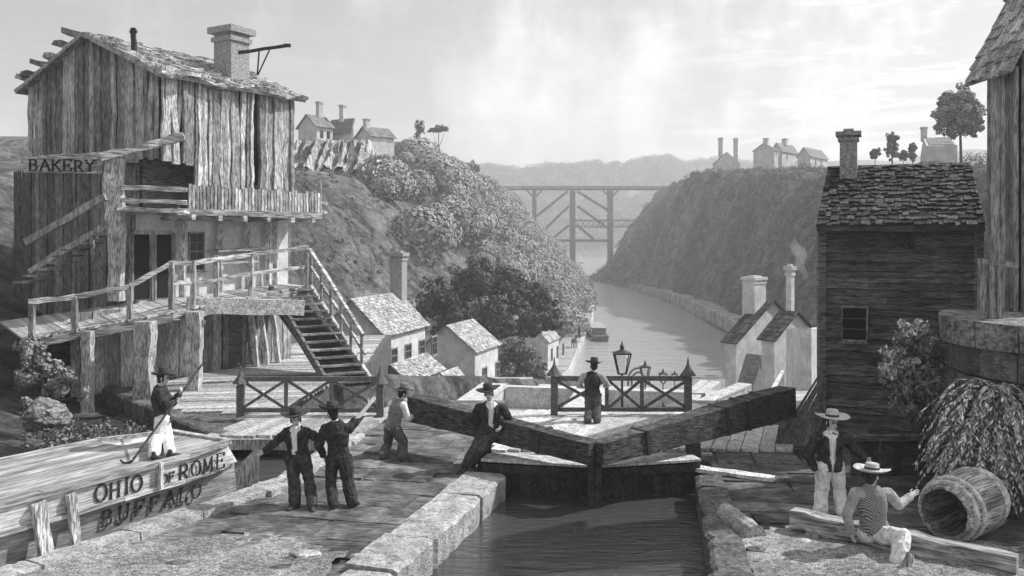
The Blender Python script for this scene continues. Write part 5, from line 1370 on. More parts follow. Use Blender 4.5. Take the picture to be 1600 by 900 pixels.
# broad planks between chamber edge and black house
q = MB(); 
for (x0, y0, x1, y1) in ((1090, 718, 1190, 728),): q.log(gp(x0, y0 + 14, .08), gp(x1 + 20, y1 + 20, .08), .3, .07, 6, .12, rr)
solo(q, 'plank', M['pale_wood'], 'single pale plank lying on the dark paving right of the gates', 'plank')

# ------------------------------------------------------------------ far boats, horse, sheets of smoke
fx = at(936, 530, 168); fb = thing('far_barge', 'small dark barge floating on the canal near the left bank', 'boat', (fx.x, 172, -14))
q = MB(); P = []
for y, w_, z1 in ((-10, 1.1, 1.0), (-7, 1.6, .7), (6, 1.6, .7), (10, .9, 1.1)): P += [(fx.x - w_ * .8, 172 + y, -14.4), (fx.x + w_ * .8, 172 + y, -14.4), (fx.x + w_, 172 + y, -14 + z1), (fx.x - w_, 172 + y, -14 + z1)]
q.add(P, [(0, 1, 2, 3), (12, 13, 14, 15)] + [(4 * i + k, 4 * i + (k + 1) % 4, 4 * i + 4 + (k + 1) % 4, 4 * i + 4 + k) for i in range(3) for k in range(4)]); q.build('hull', M['dark_wood'], fb)
q = MB(); q.box((fx.x, 173, -12.7), (2.5, 11, 1.2)); q.build('cabin', M['grey_wood'], fb); q = MB(); q.box((fx.x, 173, -12.05), (2.8, 11.6, .12)); q.build('cabin_roof', M['deck_wood'], fb)
sx = at(908, 409, 640); sb = thing('sailing_boat', 'tiny white sailing boat on the far water under the bridge', 'boat', (sx.x, 640, -14))
q = MB(); q.add([(sx.x - 2.2, 640, -13.3), (sx.x + 2.2, 640, -13.3), (sx.x + 1.5, 640, -14.2), (sx.x - 1.5, 640, -14.2), (sx.x - 2, 641.4, -13.3), (sx.x + 2, 641.4, -13.3), (sx.x + 1.5, 641, -14.2), (sx.x - 1.5, 641, -14.2)], [(0, 1, 2, 3), (7, 6, 5, 4), (0, 4, 5, 1), (3, 2, 6, 7), (0, 3, 7, 4), (1, 5, 6, 2)]); q.build('hull', M['dark_wood'], sb)
q = MB(); q.add([(sx.x - .1, 640.6, -12.8), (sx.x + 1.6, 640.6, -12.8), (sx.x, 640.6, -7.6), (sx.x - .1, 640.8, -12.8), (sx.x + 1.6, 640.8, -12.8), (sx.x, 640.8, -7.6)], [(0, 1, 2), (5, 4, 3), (0, 3, 4, 1), (1, 4, 5, 2), (2, 5, 3, 0)]); q.build('sail', M['white_cloth'], sb)
# tow horse
hb_ = gp(897, 543, -13.05); q = MB(); X = lambda a, z, y=0: hb_ + Vector((a * .35 + y * .94, a * .94 - y * .35, z))
q.tube([X(-.85, 1.25), X(-.5, 1.22), X(0, 1.12), X(.5, 1.18), X(.8, 1.3)], [.16, .30, .29, .30, .2], 10); q.tube([X(.7, 1.35), X(1.1, 1.75), X(1.25, 1.85)], [.2, .13, .12], 8); q.tube([X(1.2, 1.9), X(1.5, 1.62), X(1.62, 1.52)], [.13, .09, .06], 8)
for a in (.55, -.65):
    for y in (-.17, .17):
        k = -.1 if a < 0 else .03
        q.tube([X(a, 1.1, y), X(a + (.12 if a < 0 else .0), .75, y), X(a + k, .42, y), X(a + k + .03, .08, y), X(a + k + .08, .0, y)], [.15, .10, .06, .05, .07], 6)
q.tube([X(-.85, 1.35), X(-1.02, 1.1), X(-1.05, .7)], [.05, .06, .03], 6); q.ball(X(1.17, 2.0, .06), (.03, .03, .08), 4); q.ball(X(1.17, 2.0, -.06), (.03, .03, .08), 4)
solo(q, 'tow_horse', M['coat'], 'dark horse towing the far barge along the left bank', 'horse', smooth=True)
q = MB(); q.tube([X(-.8, 1.2), (hb_.x + 1.5, hb_.y + 3, -12.6), (fx.x - .8, 162.5, -13.0)], .04, 5); solo(q, 'tow_rope', M['dark_wood'], 'thin rope from the dark horse to the far barge', 'rope')
# ------------------------------------------------------------------ trees and bushes
def crown(name, blobs, n, size, m, parent, fill=.35, flat=1.0):
    """leaves on many small clumps that sit on each blob"""
    P = []; Cn = []; tot = sum(r_ * r_ for _, r_ in blobs)
    for c, r_ in blobs:
        k = max(6, int(26 * r_ * r_ / tot * len(blobs)))
        cs = blob(c, r_ * .92, k, fill, flat); nn = int(n * r_ * r_ / tot / k)
        for q_ in cs:
            P.append(blob(q_, r_ * float(nrg.uniform(.18, .36)), nn, .5)); Cn.append(np.repeat((np.array(q_) * .7 + np.array(c) * .3)[None], nn, 0))
    return leaves(name, np.concatenate(P), size, m, parent, up=.5, cen=np.concatenate(Cn), face=.8)
def tree(label, base, blobs, n, size, m='leaf', cat='tree', name='tree', group=None, tr=.25, trunk_to=None, flat=1.0, limbs=True):
    base = Vector(base); t = thing(name, label, cat, base, group)
    top = Vector(trunk_to) if trunk_to else sum((Vector(b[0]) for b in blobs), Vector()) / len(blobs)
    q = MB(); mid = base.lerp(top, .5) + Vector((tr * .6, 0, 0)); q.tube([base - Vector((0, 0, 1.0)), base + Vector((0, 0, .2)), mid, top], [tr * 1.5, tr * 1.1, tr * .75, tr * .35], 8)
    if limbs:
        for c, r_ in blobs: q.tube([mid.lerp(top, .2), mid.lerp(Vector(c), .6), Vector(c)], [tr * .5, tr * .3, tr * .1], 6)
    q.build('trunk', M['trunk'], t)
    crown('crown', [(Vector(c), r_) for c, r_ in blobs], n, size, M[m], t, flat=flat)
    return t
def B(px, py, Y, rpx): return (at(px, py, Y), rpx * Y / F)
def seen_ground(px, py, Ya, Yb):
    """the place in column px where the hill is seen at row py"""
    best = min((Ya + (Yb - Ya) * i / 200 for i in range(201)), key=lambda Y: abs(HOR + (EYE - hz((px - 800) / F * Y, Y)) * F / Y - py)); return on_ground(px, best)
def on_ground(px, Y): 
    x = (px - 800) / F * Y; return Vector((x, Y, hz(x, Y)))
YT1, YT2, YT3 = (seen_ground(657, 222, 130, 330).y, seen_ground(683, 226, 130, 330).y, seen_ground(734, 283, 150, 340).y); print('trees', YT1, YT2, YT3)
tree('big dark spreading tree behind the white valley houses', on_ground(765, 96), [B(690, 470, 96, 40), B(740, 438, 97, 38), B(790, 452, 98, 40), B(842, 472, 99, 30), B(722, 500, 94, 38), B(775, 498, 94, 42), B(664, 492, 95, 24), B(862, 505, 97, 22), B(820, 500, 95, 34), B(700, 520, 93, 26)], 26000, .42, 'dark_leaf', tr=.55)
tree('round bushy tree at the bank in front of the small far white house', on_ground(815, 84), [B(812, 556, 84, 32), B(832, 588, 84, 32), B(802, 592, 83, 28), B(846, 612, 84, 22), B(795, 570, 84, 20), B(820, 616, 83, 26)], 12000, .30, 'leaf', tr=.3)
tree('leaning thin tree on the left cliff edge', on_ground(657, YT1), [B(655, 196, YT1, 9), B(657, 206, YT1, 8), B(652, 212, YT1, 6)], 900, .42, 'leaf', tr=.14, limbs=False)
tree('flat topped umbrella tree on the left cliff edge', on_ground(683, YT2), [B(685, 201, YT2, 12), B(676, 204, YT2, 8), B(696, 202, YT2, 8)], 1300, .42, 'leaf', tr=.16, flat=.55)
tree('small mushroom shaped tree lowest on the wooded slope edge', on_ground(734, YT3), [B(737, 258, YT3, 11), B(728, 262, YT3, 8), B(747, 265, YT3, 7)], 1300, .5, 'leaf', tr=.2, flat=.7)
tree('tall pale round tree at the far right beside the low house on the height', on_ground(1502, 92), [B(1497, 168, 92, 30), B(1476, 178, 92, 22), B(1520, 178, 92, 22), B(1500, 195, 92, 26), B(1478, 196, 92, 18), B(1522, 198, 92, 18), B(1500, 152, 92, 20), B(1485, 160, 92, 20), B(1512, 162, 92, 20), B(1500, 180, 92, 30)], 15000, .34, 'wood_leaf', tr=.30, trunk_to=at(1500, 190, 92), limbs=False)
tree('low round tree leftmost behind the black roof ridge', on_ground(1367, 130), [B(1367, 240, 130, 9)], 900, .4, 'leaf', tr=.12)
tree('tall oval tree behind the black roof ridge', on_ground(1394, 130), [B(1394, 218, 130, 11), B(1392, 230, 130, 11), B(1395, 242, 130, 10)], 1700, .4, 'leaf', tr=.14)
tree('lowest bushy tree between the oval trees behind the black roof', on_ground(1411, 132), [B(1411, 243, 132, 8)], 700, .4, 'leaf', tr=.1)
tree('medium oval tree next to the low house behind the black roof', on_ground(1426, 130), [B(1426, 232, 130, 9), B(1425, 243, 130, 9)], 1100, .4, 'leaf', tr=.12)

# wooded slope of the left hill, far ridge, scrub: masses nobody could count
def in_px(x, y, poly): return in_poly(x, y, poly)
def mass(name, label, spots, per, size, m, up=.5, cat='wood', shell=.35, face=.9, asp=.6):
    P = []; S = []; Cn = []
    for c, r_ in spots:
        k = max(3, int(r_ * 2.2))
        q_ = blob(c, r_, per, shell, .85); q_[:, 2] = c[2] + np.abs(q_[:, 2] - c[2]) * np.where(nrg.random(per) < .8, 1, -.6); P.append(q_); Cn.append(np.repeat(np.array(c)[None], per, 0)); S.append(np.full(per, size * (.6 + .2 * r_)))
    if not P: return None
    o = leaves(name, np.concatenate(P), np.concatenate(S), M[m], None, up=up, aspect=asp, cen=np.concatenate(Cn), face=face)
    return tag(o, label, cat, kind='stuff')
WOOD = [(585, 285), (622, 258), (652, 246), (700, 243), (738, 268), (775, 300), (850, 388), (915, 470), (900, 545), (840, 500), (780, 440), (720, 415), (655, 395), (610, 335)]
sp = []; tries = 0
while len(sp) < 430 and tries < 60000:
    tries += 1; Y = 118 + (rng.random() ** 1.1) * 285; x = lerp_tab(FOOT_L, Y) - rng.uniform(-1, 42); z = hz(x, Y)
    px, py = 800 + F * x / Y, HOR + (EYE - z) * F / Y
    if in_px(px, py, WOOD): sp.append((Vector((x, Y, z + rng.uniform(.6, 2.0))), rng.choice((1.9, 2.6, 3.4, 4.4, 5.2)) * (.75 + Y / 600)))
mass('slope_wood', 'dense bushy wood covering the right side of the left hill down to the canal', sp, 850, .36, 'wood_leaf', shell=.86, face=1.7, asp=.95)
sp = []; tries = 0
while len(sp) < 420 and tries < 40000:
    tries += 1; Y = rng.uniform(50, 160); x = lerp_tab(FOOT_L, Y) - rng.uniform(-2, 40); z = hz(x, Y); px, py = 800 + F * x / Y, HOR + (EYE - z) * F / Y
    if 425 < px < 760 and py > 250 and not in_px(px, py, WOOD): sp.append((Vector((x, Y, z + .05)), rng.uniform(.25, .8)))
mass('hillside_scrub', 'low rough scrub scattered over the dark left hillside', sp, 46, .30, 'leaf', cat='scrub')
sp = []; tries = 0
while len(sp) < 1500 and tries < 60000:
    tries += 1; Y = rng.uniform(110, 400); x = lerp_tab(FOOT_R, Y) + rng.uniform(0, 40); z = hz(x, Y); px, py = 800 + F * x / Y, HOR + (EYE - z) * F / Y
    if px < 1330: sp.append((Vector((x, Y, z + .1)), rng.uniform(.6, 2.0)))
mass('cliff_scrub', 'dark scrub clinging to the steep right cliff', sp, 70, .36, 'leaf', cat='scrub', asp=.8)
sp = []; tries = 0
while len(sp) < 160 and tries < 40000:
    tries += 1; Y = rng.uniform(45, 110); x = (rng.uniform(1490, 1640) - 800) / F * Y; z = hz(x, Y)
    sp.append((Vector((x, Y, z + .8)), rng.uniform(.9, 1.9)))
mass('bank_scrub', 'bushes on the bank between the black house and the tower', sp, 150, .26, 'leaf', cat='scrub')
sp = []
for i in range(1000):
    Y = rng.uniform(830, 1230); x = (rng.uniform(640, 1260) - 800) / F * Y; z = hz(x, Y)
    if z > -12: sp.append((Vector((x, Y, z + 3)), rng.uniform(6, 12)))
mass('far_wood', 'hazy woods covering the far ridge behind the bridge', sp, 220, .55, 'far_leaf', shell=.8, face=1.5, asp=.9)
# grass and weeds at the left bank
sp = []
for i in range(260):
    px, py = rng.uniform(30, 330), rng.uniform(590, 720)
    Y = rng.uniform(16, 27); x = (px - 800) / F * Y; z = hz(x, Y)
    if z > -.6: sp.append((Vector((x, Y, z)), rng.uniform(.12, .35)))
mass('bank_weeds', 'rough weeds on the dark earth bank between boat and bakery', sp, 60, .16, 'leaf', cat='weeds')
# light tipped bush in front of the black house
def rosettes(name, blobs, n, size, m, parent):
    P = []
    for c, r_ in blobs: P.append(blob(c, r_, n, .55))
    return P
def bush(label, base, blobs, tips, n):
    base = Vector(base); t = thing('bush', label, 'bush', base); q = MB()
    for c, r_ in blobs: q.tube([base, base.lerp(Vector(c), .5) + Vector((rng.uniform(-.1, .1), 0, .1)), Vector(c)], [.035, .022, .01], 5)
    q.build('stem', M['trunk'], t)
    crown('foliage', [(Vector(c), r_) for c, r_ in blobs], n, .10, M['wood_leaf'], t)
    P = []
    for c, r_ in tips:
        for i in range(15):
            cc = Vector(c) + Vector((0, -.12, 0)) + Vector((rng.uniform(-1, 1), rng.uniform(-1, 1), rng.uniform(-.6, 1))) * r_
            q_ = blob(cc, .08, 15, .4); P.append(q_)
        leaves('leaf_tip', np.concatenate(P), .13, M['pale_leaf'], t, up=1.2); P = []

Yb = 19.0
bush('leafy bush with pale star shaped leaf tips before the black house wall', zp(at(1440, 700, Yb), 0), [B(1418, 530, Yb, 24), B(1440, 545, Yb, 30), B(1402, 585, Yb, 30), B(1428, 600, Yb, 36), B(1455, 600, Yb, 34), B(1420, 630, Yb, 28), B(1450, 575, Yb, 30), B(1390, 575, Yb, 16), B(1445, 640, Yb, 26)],
     [B(1412, 518, Yb, 16), B(1432, 520, Yb, 16), B(1450, 540, Yb, 14), B(1395, 560, Yb, 16), B(1384, 580, Yb, 12), B(1410, 570, Yb, 12)], 7000)
# drooping shrub: long arching fronds
SC = at(1545, 640, 16.1); sh = thing('drooping_shrub', 'large shrub of arching drooping fronds below the round stone abutment', 'shrub', (SC.x, SC.y, 0)); q = MB(); LV = []; LF = []
for k in range(320):
    a = rng.uniform(math.radians(120), math.radians(345)); h0 = rng.uniform(.9, 2.35); ln = rng.uniform(.55, 1.15) * (1.12 - .16 * abs(h0 - 1.4)); c0 = Vector((SC.x + rng.uniform(-.15, .35), SC.y + rng.uniform(-.15, .1), h0))
    dirv = Vector((math.cos(a), math.sin(a) * .7, 0)); pts = []; rise = rng.uniform(.5, .9); fall = rng.uniform(1.1, 1.7)
    for i in range(13):
        f = i / 12; p = c0 + dirv * ln * (f ** .85) + Vector((0, 0, rise * f - fall * f * f)); p.z = max(p.z, .12 + .05 * (i % 3)); pts.append(p)
    q.tube([pts[0], pts[6], pts[12]], [.010, .007, .003], 3)
    sd = dirv.cross(Vector((0, 0, 1))).normalized()
    for i in range(44):
        fr_ = (i + rng.random()) / 44 * 11.99; j = int(fr_); p = pts[j].lerp(pts[j + 1], fr_ - j); tg = (pts[j + 1] - pts[j]).normalized()
        sg = 1 if i % 2 else -1; dr = (tg * 1.0 + sd * sg * rng.uniform(.3, .9) + Vector((0, 0, rng.uniform(-.5, .15)))).normalized(); L_ = rng.uniform(.07, .13); w2 = dr.cross(Vector((rng.uniform(-.6, .6), rng.uniform(-.6, .6), 1))).normalized() * L_ * .17
        o = len(LV); LV += [p, p + dr * L_ * .5 + w2, p + dr * L_, p + dr * L_ * .5 - w2]; LF.append((o, o + 1, o + 2, o + 3))
for k in range(6): q.tube([Vector((SC.x + k * .06 - .15, SC.y, -.1)), Vector((SC.x + k * .08 - .2, SC.y, .6 + k * .25))], [.05, .02], 5)
q.build('stem', M['trunk'], sh)
me = bpy.data.meshes.new('frond_leaf'); me.from_pydata([tuple(p - Vector(sh['_w'])) for p in LV], [], LF); link_mesh('frond_leaf', me, M['pale_leaf2'], sh)
# ivy hung rock at the left edge
def boulder(label, c, w_, d_, h_, seed):
    b = bmesh.new(); bmesh.ops.create_icosphere(b, subdivisions=4, radius=1)
    for v in b.verts:
        k = 1 + .35 * noise.noise(v.co * 1.5 + Vector((seed, 0, 0))) + .14 * noise.noise(v.co * 5 + Vector((seed, 3, 0))); v.co = Vector((v.co.x * w_ * k, v.co.y * d_ * k, v.co.z * h_ * k))
    me = bpy.data.meshes.new('boulder'); b.to_mesh(me); b.free(); o = link_mesh('boulder', me, M['stone2']); o.location = c; o['_w'] = list(c); return tag(o, label, 'rock')
boulder('mossy rock lump at the left edge beside the boat', at(72, 648, 22.5), .5, .6, .4, 9)
tree('pale leafy shrub on the bank at the left edge under the deck end', on_ground(60, 24.6), [B(48, 545, 24.6, 22), B(75, 570, 24.3, 22), B(45, 590, 24.2, 26), B(105, 590, 23.9, 16), B(85, 610, 24, 20), B(130, 615, 23.6, 12), B(50, 640, 23, 20)], 6000, .13, 'wood_leaf', 'shrub', 'shrub', tr=.05)
# ------------------------------------------------------------------ people
def remeshed(name, mb, voxel, m, parent, cut=None, smooth=2, disp=0.0, seed=0):
    """one continuous surface grown over the shapes in mb"""
    me = bpy.data.meshes.new('tmp'); b = mb.bm(); b.to_mesh(me); b.free()
    o = bpy.data.objects.new('tmp', me); COL.objects.link(o)
    md = o.modifiers.new('r', 'REMESH'); md.mode = 'VOXEL'; md.voxel_size = voxel
    if smooth:
        s_ = o.modifiers.new('s', 'SMOOTH'); s_.factor = .5; s_.iterations = smooth
    dg = bpy.context.evaluated_depsgraph_get(); ev = o.evaluated_get(dg); out = bpy.data.meshes.new_from_object(ev)
    bpy.data.objects.remove(o); bpy.data.meshes.remove(me)
    b = bmesh.new(); b.from_mesh(out)
    if disp:
        for v in b.verts:
            n = noise.noise(v.co * 9 + Vector((seed, 0, 0))) + .6 * noise.noise(v.co * 22 + Vector((seed, 5, 0))); v.co += v.normal * n * disp
    if cut: bmesh.ops.delete(b, geom=[f for f in b.faces if cut(f.calc_center_median())], context='FACES')
    bmesh.ops.translate(b, verts=b.verts, vec=-Vector(parent['_w'])); b.to_mesh(out); b.free(); out.name = name; out.materials.clear()
    return link_mesh(name, out, m, parent, True)
def arm_hand(mb, wrist, d, side, n_, L, s):
    """palm, four bent fingers and a thumb; d: direction, side: towards the thumb, n_: direction the fingers curl to"""
    d = d.normalized(); side = (side - d * side.dot(d)).normalized(); n_ = d.cross(side) if n_ is None else n_
    pc = wrist + d * .05 * s
    mb.tube([wrist - d * .01, pc, wrist + d * .095 * s], [(.024 * s, .018 * s), (.036 * s, .017 * s), (.038 * s, .015 * s)], 8, lat=side)
    for i, fl in enumerate((.07, .078, .073, .058)):
        o = wrist + d * .088 * s + side * (.028 - i * .0185) * s; r_ = .0098 * s
        k1 = o + d * fl * .55 * s + n_ * L * .012 * s; k2 = k1 + (d * (1 - L * .4) + n_ * L * .8).normalized() * fl * .5 * s
        mb.tube([o - d * .02 * s, o, k1, k2], [r_, r_, r_ * .95, r_ * .8], 6)
    t0 = wrist + d * .03 * s + side * .03 * s; t1 = t0 + (d * .6 + side * .7).normalized() * .042 * s; mb.tube([t0 - side * .015 * s, t0, t1, t1 + (d + n_ * L * .5).normalized() * .035 * s], [.013 * s, .012 * s, .011 * s, .009 * s], 6)
def person(label, J, face, Y0, zg, top='coat', legs='navy', shirt='white_cloth', hat='felt', brim=.24, crown_h=.12, open_front=True, k=1.0, s=1.0, look=None, hat_tilt=(0, 0), vest=False, neckerchief=False, hair=True, hand_dirs=None, seated=False, holds=None):
    """J: joints as photograph pixels (x, y, depth offset); the ankles are set on the ground level zg, everything else hangs on Y0"""
    W = {}; s *= 1.09
    for n, v in J.items():
        x, y, dy = (v + (0,))[:3]
        if n in ('ankL', 'ankR') and not seated:
            Y = (EYE - zg - .075) * F / (y - HOR); W[n] = at(x, y, Y)
        else: W[n] = at(x, y, Y0 + dy)
    base = (W['ankL'] + W['ankR']) / 2; base.z = zg
    if k != 1.0:
        for n in W: W[n] = base + (W[n] - base) * k
    face = Vector((face[0], face[1], 0)).normalized(); look = Vector((look[0], look[1], 0)).normalized() if look else face
    root = thing('person', label, 'person', base)
    lat = W['shR'] - W['shL']; lat.z = 0; lat = lat.normalized() if lat.length > .05 else Vector((face.y, -face.x, 0))
    lat = (lat - face * lat.dot(face)).normalized()
    pel, che, nek, hd_ = W['pel'], W['che'], W['neck'], W['head']; waist = pel.lerp(che, .45)
    up_h = (hd_ - nek).normalized(); up_h = (up_h + Vector((0, 0, 1.2))).normalized()
    hl_ = look.cross(up_h).normalized(); hf = up_h.cross(hl_).normalized()
    def torso(mb, g, hem=0.0, topk=1.0):
        low = pel + (pel - waist).normalized() * (.06 + hem)
        sh = che.lerp(nek, .55)
        mb.tube([low, pel, waist, che, sh, che.lerp(nek, .85), nek], [((.145 + g + hem * .1) * s, (.105 + g + hem * .1) * s), ((.155 + g) * s, (.112 + g) * s), ((.135 + g) * s, (.098 + g) * s), ((.165 + g) * s, (.115 + g) * s), ((.15 + g) * s, (.095 + g) * s), ((.085 + g) * s, (.07 + g) * s), ((.056 + g * .6) * s, (.056 + g * .6) * s)], 16, lat=lat)
    def arms(mb, g, frac=1.0):
        for S in 'LR':
            a, e, w_ = W['sh' + S], W['elb' + S], W['han' + S]; w_ = e.lerp(w_, frac)
            root_ = a.lerp(che.lerp(nek, .5), .35)
            mb.limb(root_, a, (.062 + g) * s, (.058 + g) * s); mb.limb(a, e, (.055 + g) * s, (.044 + g) * s); mb.limb(e, w_, (.043 + g) * s, (.030 + g * 1.0) * s)
    def legsf(mb, g, flare=0.0, frac=1.0):
        for S in 'LR':
            h, kn, an = W['hip' + S], W['kne' + S], W['ank' + S]; an = kn.lerp(an, frac)
            g = g + (.012 if g else 0)
            mb.limb(pel.lerp(h, .4), h, (.105 + g) * s, (.098 + g) * s); mb.limb(h, kn, (.092 + g) * s, (.060 + g) * s); m_ = kn.lerp(an, .35) - face * .015 * s; mb.limb(kn, m_, (.060 + g) * s, (.058 + g + flare * .4) * s); mb.limb(m_, an, (.058 + g + flare * .4) * s, (.040 + g + flare) * s)
    # body: one continuous surface
    q = MB(); torso(q, 0); arms(q, 0); legsf(q, 0)
    q.limb(nek - up_h * .05 * s, hd_ - up_h * .03 * s, .055 * s, .052 * s)
    q.ball(hd_ + up_h * .03 * s - hf * .01 * s, (.083 * s, .098 * s, .105 * s), 8, (hl_, hf, up_h)); q.ball(hd_ - up_h * .055 * s + hf * .02 * s, (.066 * s, .072 * s, .072 * s), 7, (hl_, hf, up_h)); q.ball(hd_ - up_h * .10 * s + hf * .055 * s, (.028 * s, .024 * s, .022 * s), 5, (hl_, hf, up_h))
    q.tube([hd_ + up_h * .02 * s + hf * .075 * s, hd_ - up_h * .035 * s + hf * .112 * s, hd_ - up_h * .045 * s + hf * .085 * s], [.011 * s, .017 * s, .012 * s], 6)
    for sg in (-1, 1): q.ball(hd_ - up_h * .01 * s + hl_ * sg * .086 * s - hf * .005 * s, (.012 * s, .022 * s, .034 * s), 5, (hl_, hf, up_h)); q.ball(hd_ + up_h * .022 * s + hl_ * sg * .034 * s + hf * .078 * s, (.026 * s, .016 * s, .011 * s), 5, (hl_, hf, up_h))
    for S in 'LR':
        d = W['han' + S] - W['elb' + S]; hdv = (hand_dirs or {}).get(S)
        d2 = (d.normalized() + Vector(hdv)).normalized() if hdv else d.normalized()
        arm_hand(q, W['han' + S], d2, (Vector((0, 0, 1)) + face * .5), None, (holds or {}).get(S, .6), s * 1.08)
    remeshed('body', q, .0095, M['skin'], root, smooth=1)
    q = MB()
    for sg in (-1, 1): q.ball(hd_ + up_h * .006 * s + hl_ * sg * .033 * s + hf * .083 * s, (.017 * s, .010 * s, .009 * s), 5, (hl_, hf, up_h))
    if hair:
        h_ = MB(); h_.ball(hd_ + up_h * .035 * s - hf * .02 * s, (.090 * s, .100 * s, .104 * s), 8, (hl_, hf, up_h)); h_.ball(hd_ - up_h * .04 * s - hf * .05 * s, (.07 * s, .055 * s, .075 * s), 7, (hl_, hf, up_h))
        for sg in (-1, 1): h_.ball(hd_ - up_h * .02 * s + hl_ * sg * .082 * s + hf * .018 * s, (.014 * s, .028 * s, .05 * s), 5, (hl_, hf, up_h))
        remeshed('hair', h_, .010, M['hair'], root, cut=lambda c: (c - hd_).dot(hf) > .035 * s and abs((c - hd_).dot(hl_)) < .076 * s)
    for sg in (-1, 1):
        e_ = MB(); e_.ball(hd_ + up_h * .004 * s + hl_ * sg * .036 * s + hf * .088 * s, (.017 * s, .010 * s, .011 * s), 5, (hl_, hf, up_h)); e_.build('eye', M['ink'], root, True)
    for sg in (-1, 1):
        e_ = MB(); e_.tube([hd_ + up_h * .026 * s + hl_ * sg * .016 * s + hf * .096 * s, hd_ + up_h * .032 * s + hl_ * sg * .036 * s + hf * .094 * s, hd_ + up_h * .024 * s + hl_ * sg * .056 * s + hf * .080 * s], [.004 * s, .007 * s, .004 * s], 6); e_.build('eyebrow', M['hair'], root, True)
    mo = MB(); mo.tube([hd_ - up_h * .072 * s + hl_ * -.022 * s + hf * .082 * s, hd_ - up_h * .072 * s + hf * .090 * s, hd_ - up_h * .072 * s + hl_ * .022 * s + hf * .082 * s], [.005 * s, .009 * s, .005 * s], 6); mo.build('mouth', M['lips'], root, True)
    # clothes
    q = MB(); lowt = pel.lerp(waist, .5)
    q.tube([pel - Vector((0, 0, .07 * s)) if not seated else pel - Vector((0, 0, .05)), pel, lowt, pel.lerp(waist, .8)], [(.17 * s, .13 * s), (.185 * s, .138 * s), (.172 * s, .13 * s), (.163 * s, .122 * s)], 16, lat=lat); legsf(q, .018 * s, .024, .93); remeshed('trousers', q, .013, M[legs], root, disp=.015, seed=len(label))
    if shirt:
        q = MB(); torso(q, .026, -.03); 
        if vest or top is None: arms(q, .030, .93)
        remeshed('shirt', q, .013, M[shirt], root, disp=.006, seed=3)
        if open_front:      # turned out collar
            for sg in (-1, 1):
                c_ = MB(); a = nek + lat * sg * .055 * s - face * .02 * s + Vector((0, 0, .015)); b_ = nek + lat * sg * .075 * s + face * .07 * s - Vector((0, 0, .035)); c2 = nek + lat * sg * .02 * s + face * .085 * s - Vector((0, 0, .07))
                c_.tube([a, b_, c2], [(.028 * s, .010 * s), (.034 * s, .010 * s), (.012 * s, .006 * s)], 8, lat=(0, 0, 1)); c_.build('collar', M[shirt], root, True)
    if top:
        q = MB(); torso(q, .046, .05 if not vest else 0.0)
        if not vest: arms(q, .034, .90)
        def cut(c):
            r_ = c - pel; f_ = (c - che.lerp(pel, .4)).dot(face); l_ = abs((c - che).dot(lat)); z = (c.z - pel.z) / max(.1, (nek.z - pel.z))
            if z > (1.02 if vest else 1.05): return True
            if not open_front: return False
            wd_ = .018 + .112 * max(0, min(1, (z - .02) * 1.25)) if not vest else .02 + .05 * z
            return f_ > .03 and l_ < wd_ * s
        remeshed('waistcoat' if vest else 'jacket', q, .0125, M[top], root, cut=cut, disp=.013, seed=7)
        if not vest and open_front:
            for sg in (-1, 1):
                c_ = MB(); a = nek + lat * sg * .07 * s + Vector((0, 0, .0)); b_ = che + lat * sg * .10 * s + face * .15 * s + Vector((0, 0, .06)); c2 = waist + lat * sg * .055 * s + face * .142 * s
                c_.tube([a, b_, c2], [(.03 * s, .012 * s), (.045 * s, .012 * s), (.014 * s, .008 * s)], 8, lat=lat); c_.build('lapel', M[top], root, True)
    if neckerchief:
        q = MB(); kp = nek + face * .085 * s - Vector((0, 0, .05)); q.ball(kp, .022 * s, 5)
        for sg in (-1, 1): q.tube([kp, kp + lat * sg * .06 * s - Vector((0, 0, .015)), kp + lat * sg * .075 * s - Vector((0, 0, .03))], [.012 * s, (.012 * s, .022 * s), .006 * s], 6); q.tube([kp, kp + lat * sg * .02 * s - Vector((0, 0, .06)) + face * .01, kp + lat * sg * .03 * s - Vector((0, 0, .13)) + face * .012], [.010 * s, .018 * s, .014 * s], 6)
        remeshed('neckerchief', q, .008, M['grey_cloth'], root, smooth=1)
    for S in 'LR':
        q = MB(); an = W['ank' + S]; sgn = 1 if S == 'R' else -1; tdir = (face + lat * sgn * .35).normalized(); z0 = an.z - .075 * s if not seated else an.z - .07
        f0 = Vector((an.x, an.y, z0))
        q.tube([f0 - tdir * .065 * s + Vector((0, 0, .038)), f0 + Vector((0, 0, .045)), f0 + tdir * .09 * s + Vector((0, 0, .034)), f0 + tdir * .17 * s + Vector((0, 0, .026)), f0 + tdir * .205 * s + Vector((0, 0, .02))], [(.030 * s, .036), (.042 * s, .045), (.046 * s, .034), (.044 * s, .026), (.022 * s, .016)], 10, lat=tdir.cross(Vector((0, 0, 1)))); q.limb(f0 + Vector((0, 0, .05)), an + Vector((0, 0, .03)), .045 * s, .043 * s)
        remeshed('shoe', q, .012, M['felt'], root, smooth=1)
    # hat: turned brim with an uneven edge and a flat crown
    hu = (up_h + hl_ * hat_tilt[0] + hf * hat_tilt[1]).normalized(); hx = hf.cross(hu).normalized(); hy = hu.cross(hx)
    hc = hd_ + up_h * .082 * s
    q = MB(); br = brim * s; q.lathe(hc, [(.078 * s, .004), (.12 * s, -.006), (br * .8, -.004), (br, .022), (br * .985, .034), (br * .78, .012), (.105 * s, .012), (.098 * s, .03), (.092 * s, crown_h * s), (.075 * s, crown_h * s + .016), (.01, crown_h * s + .012)], 26, (hx, hy, hu))
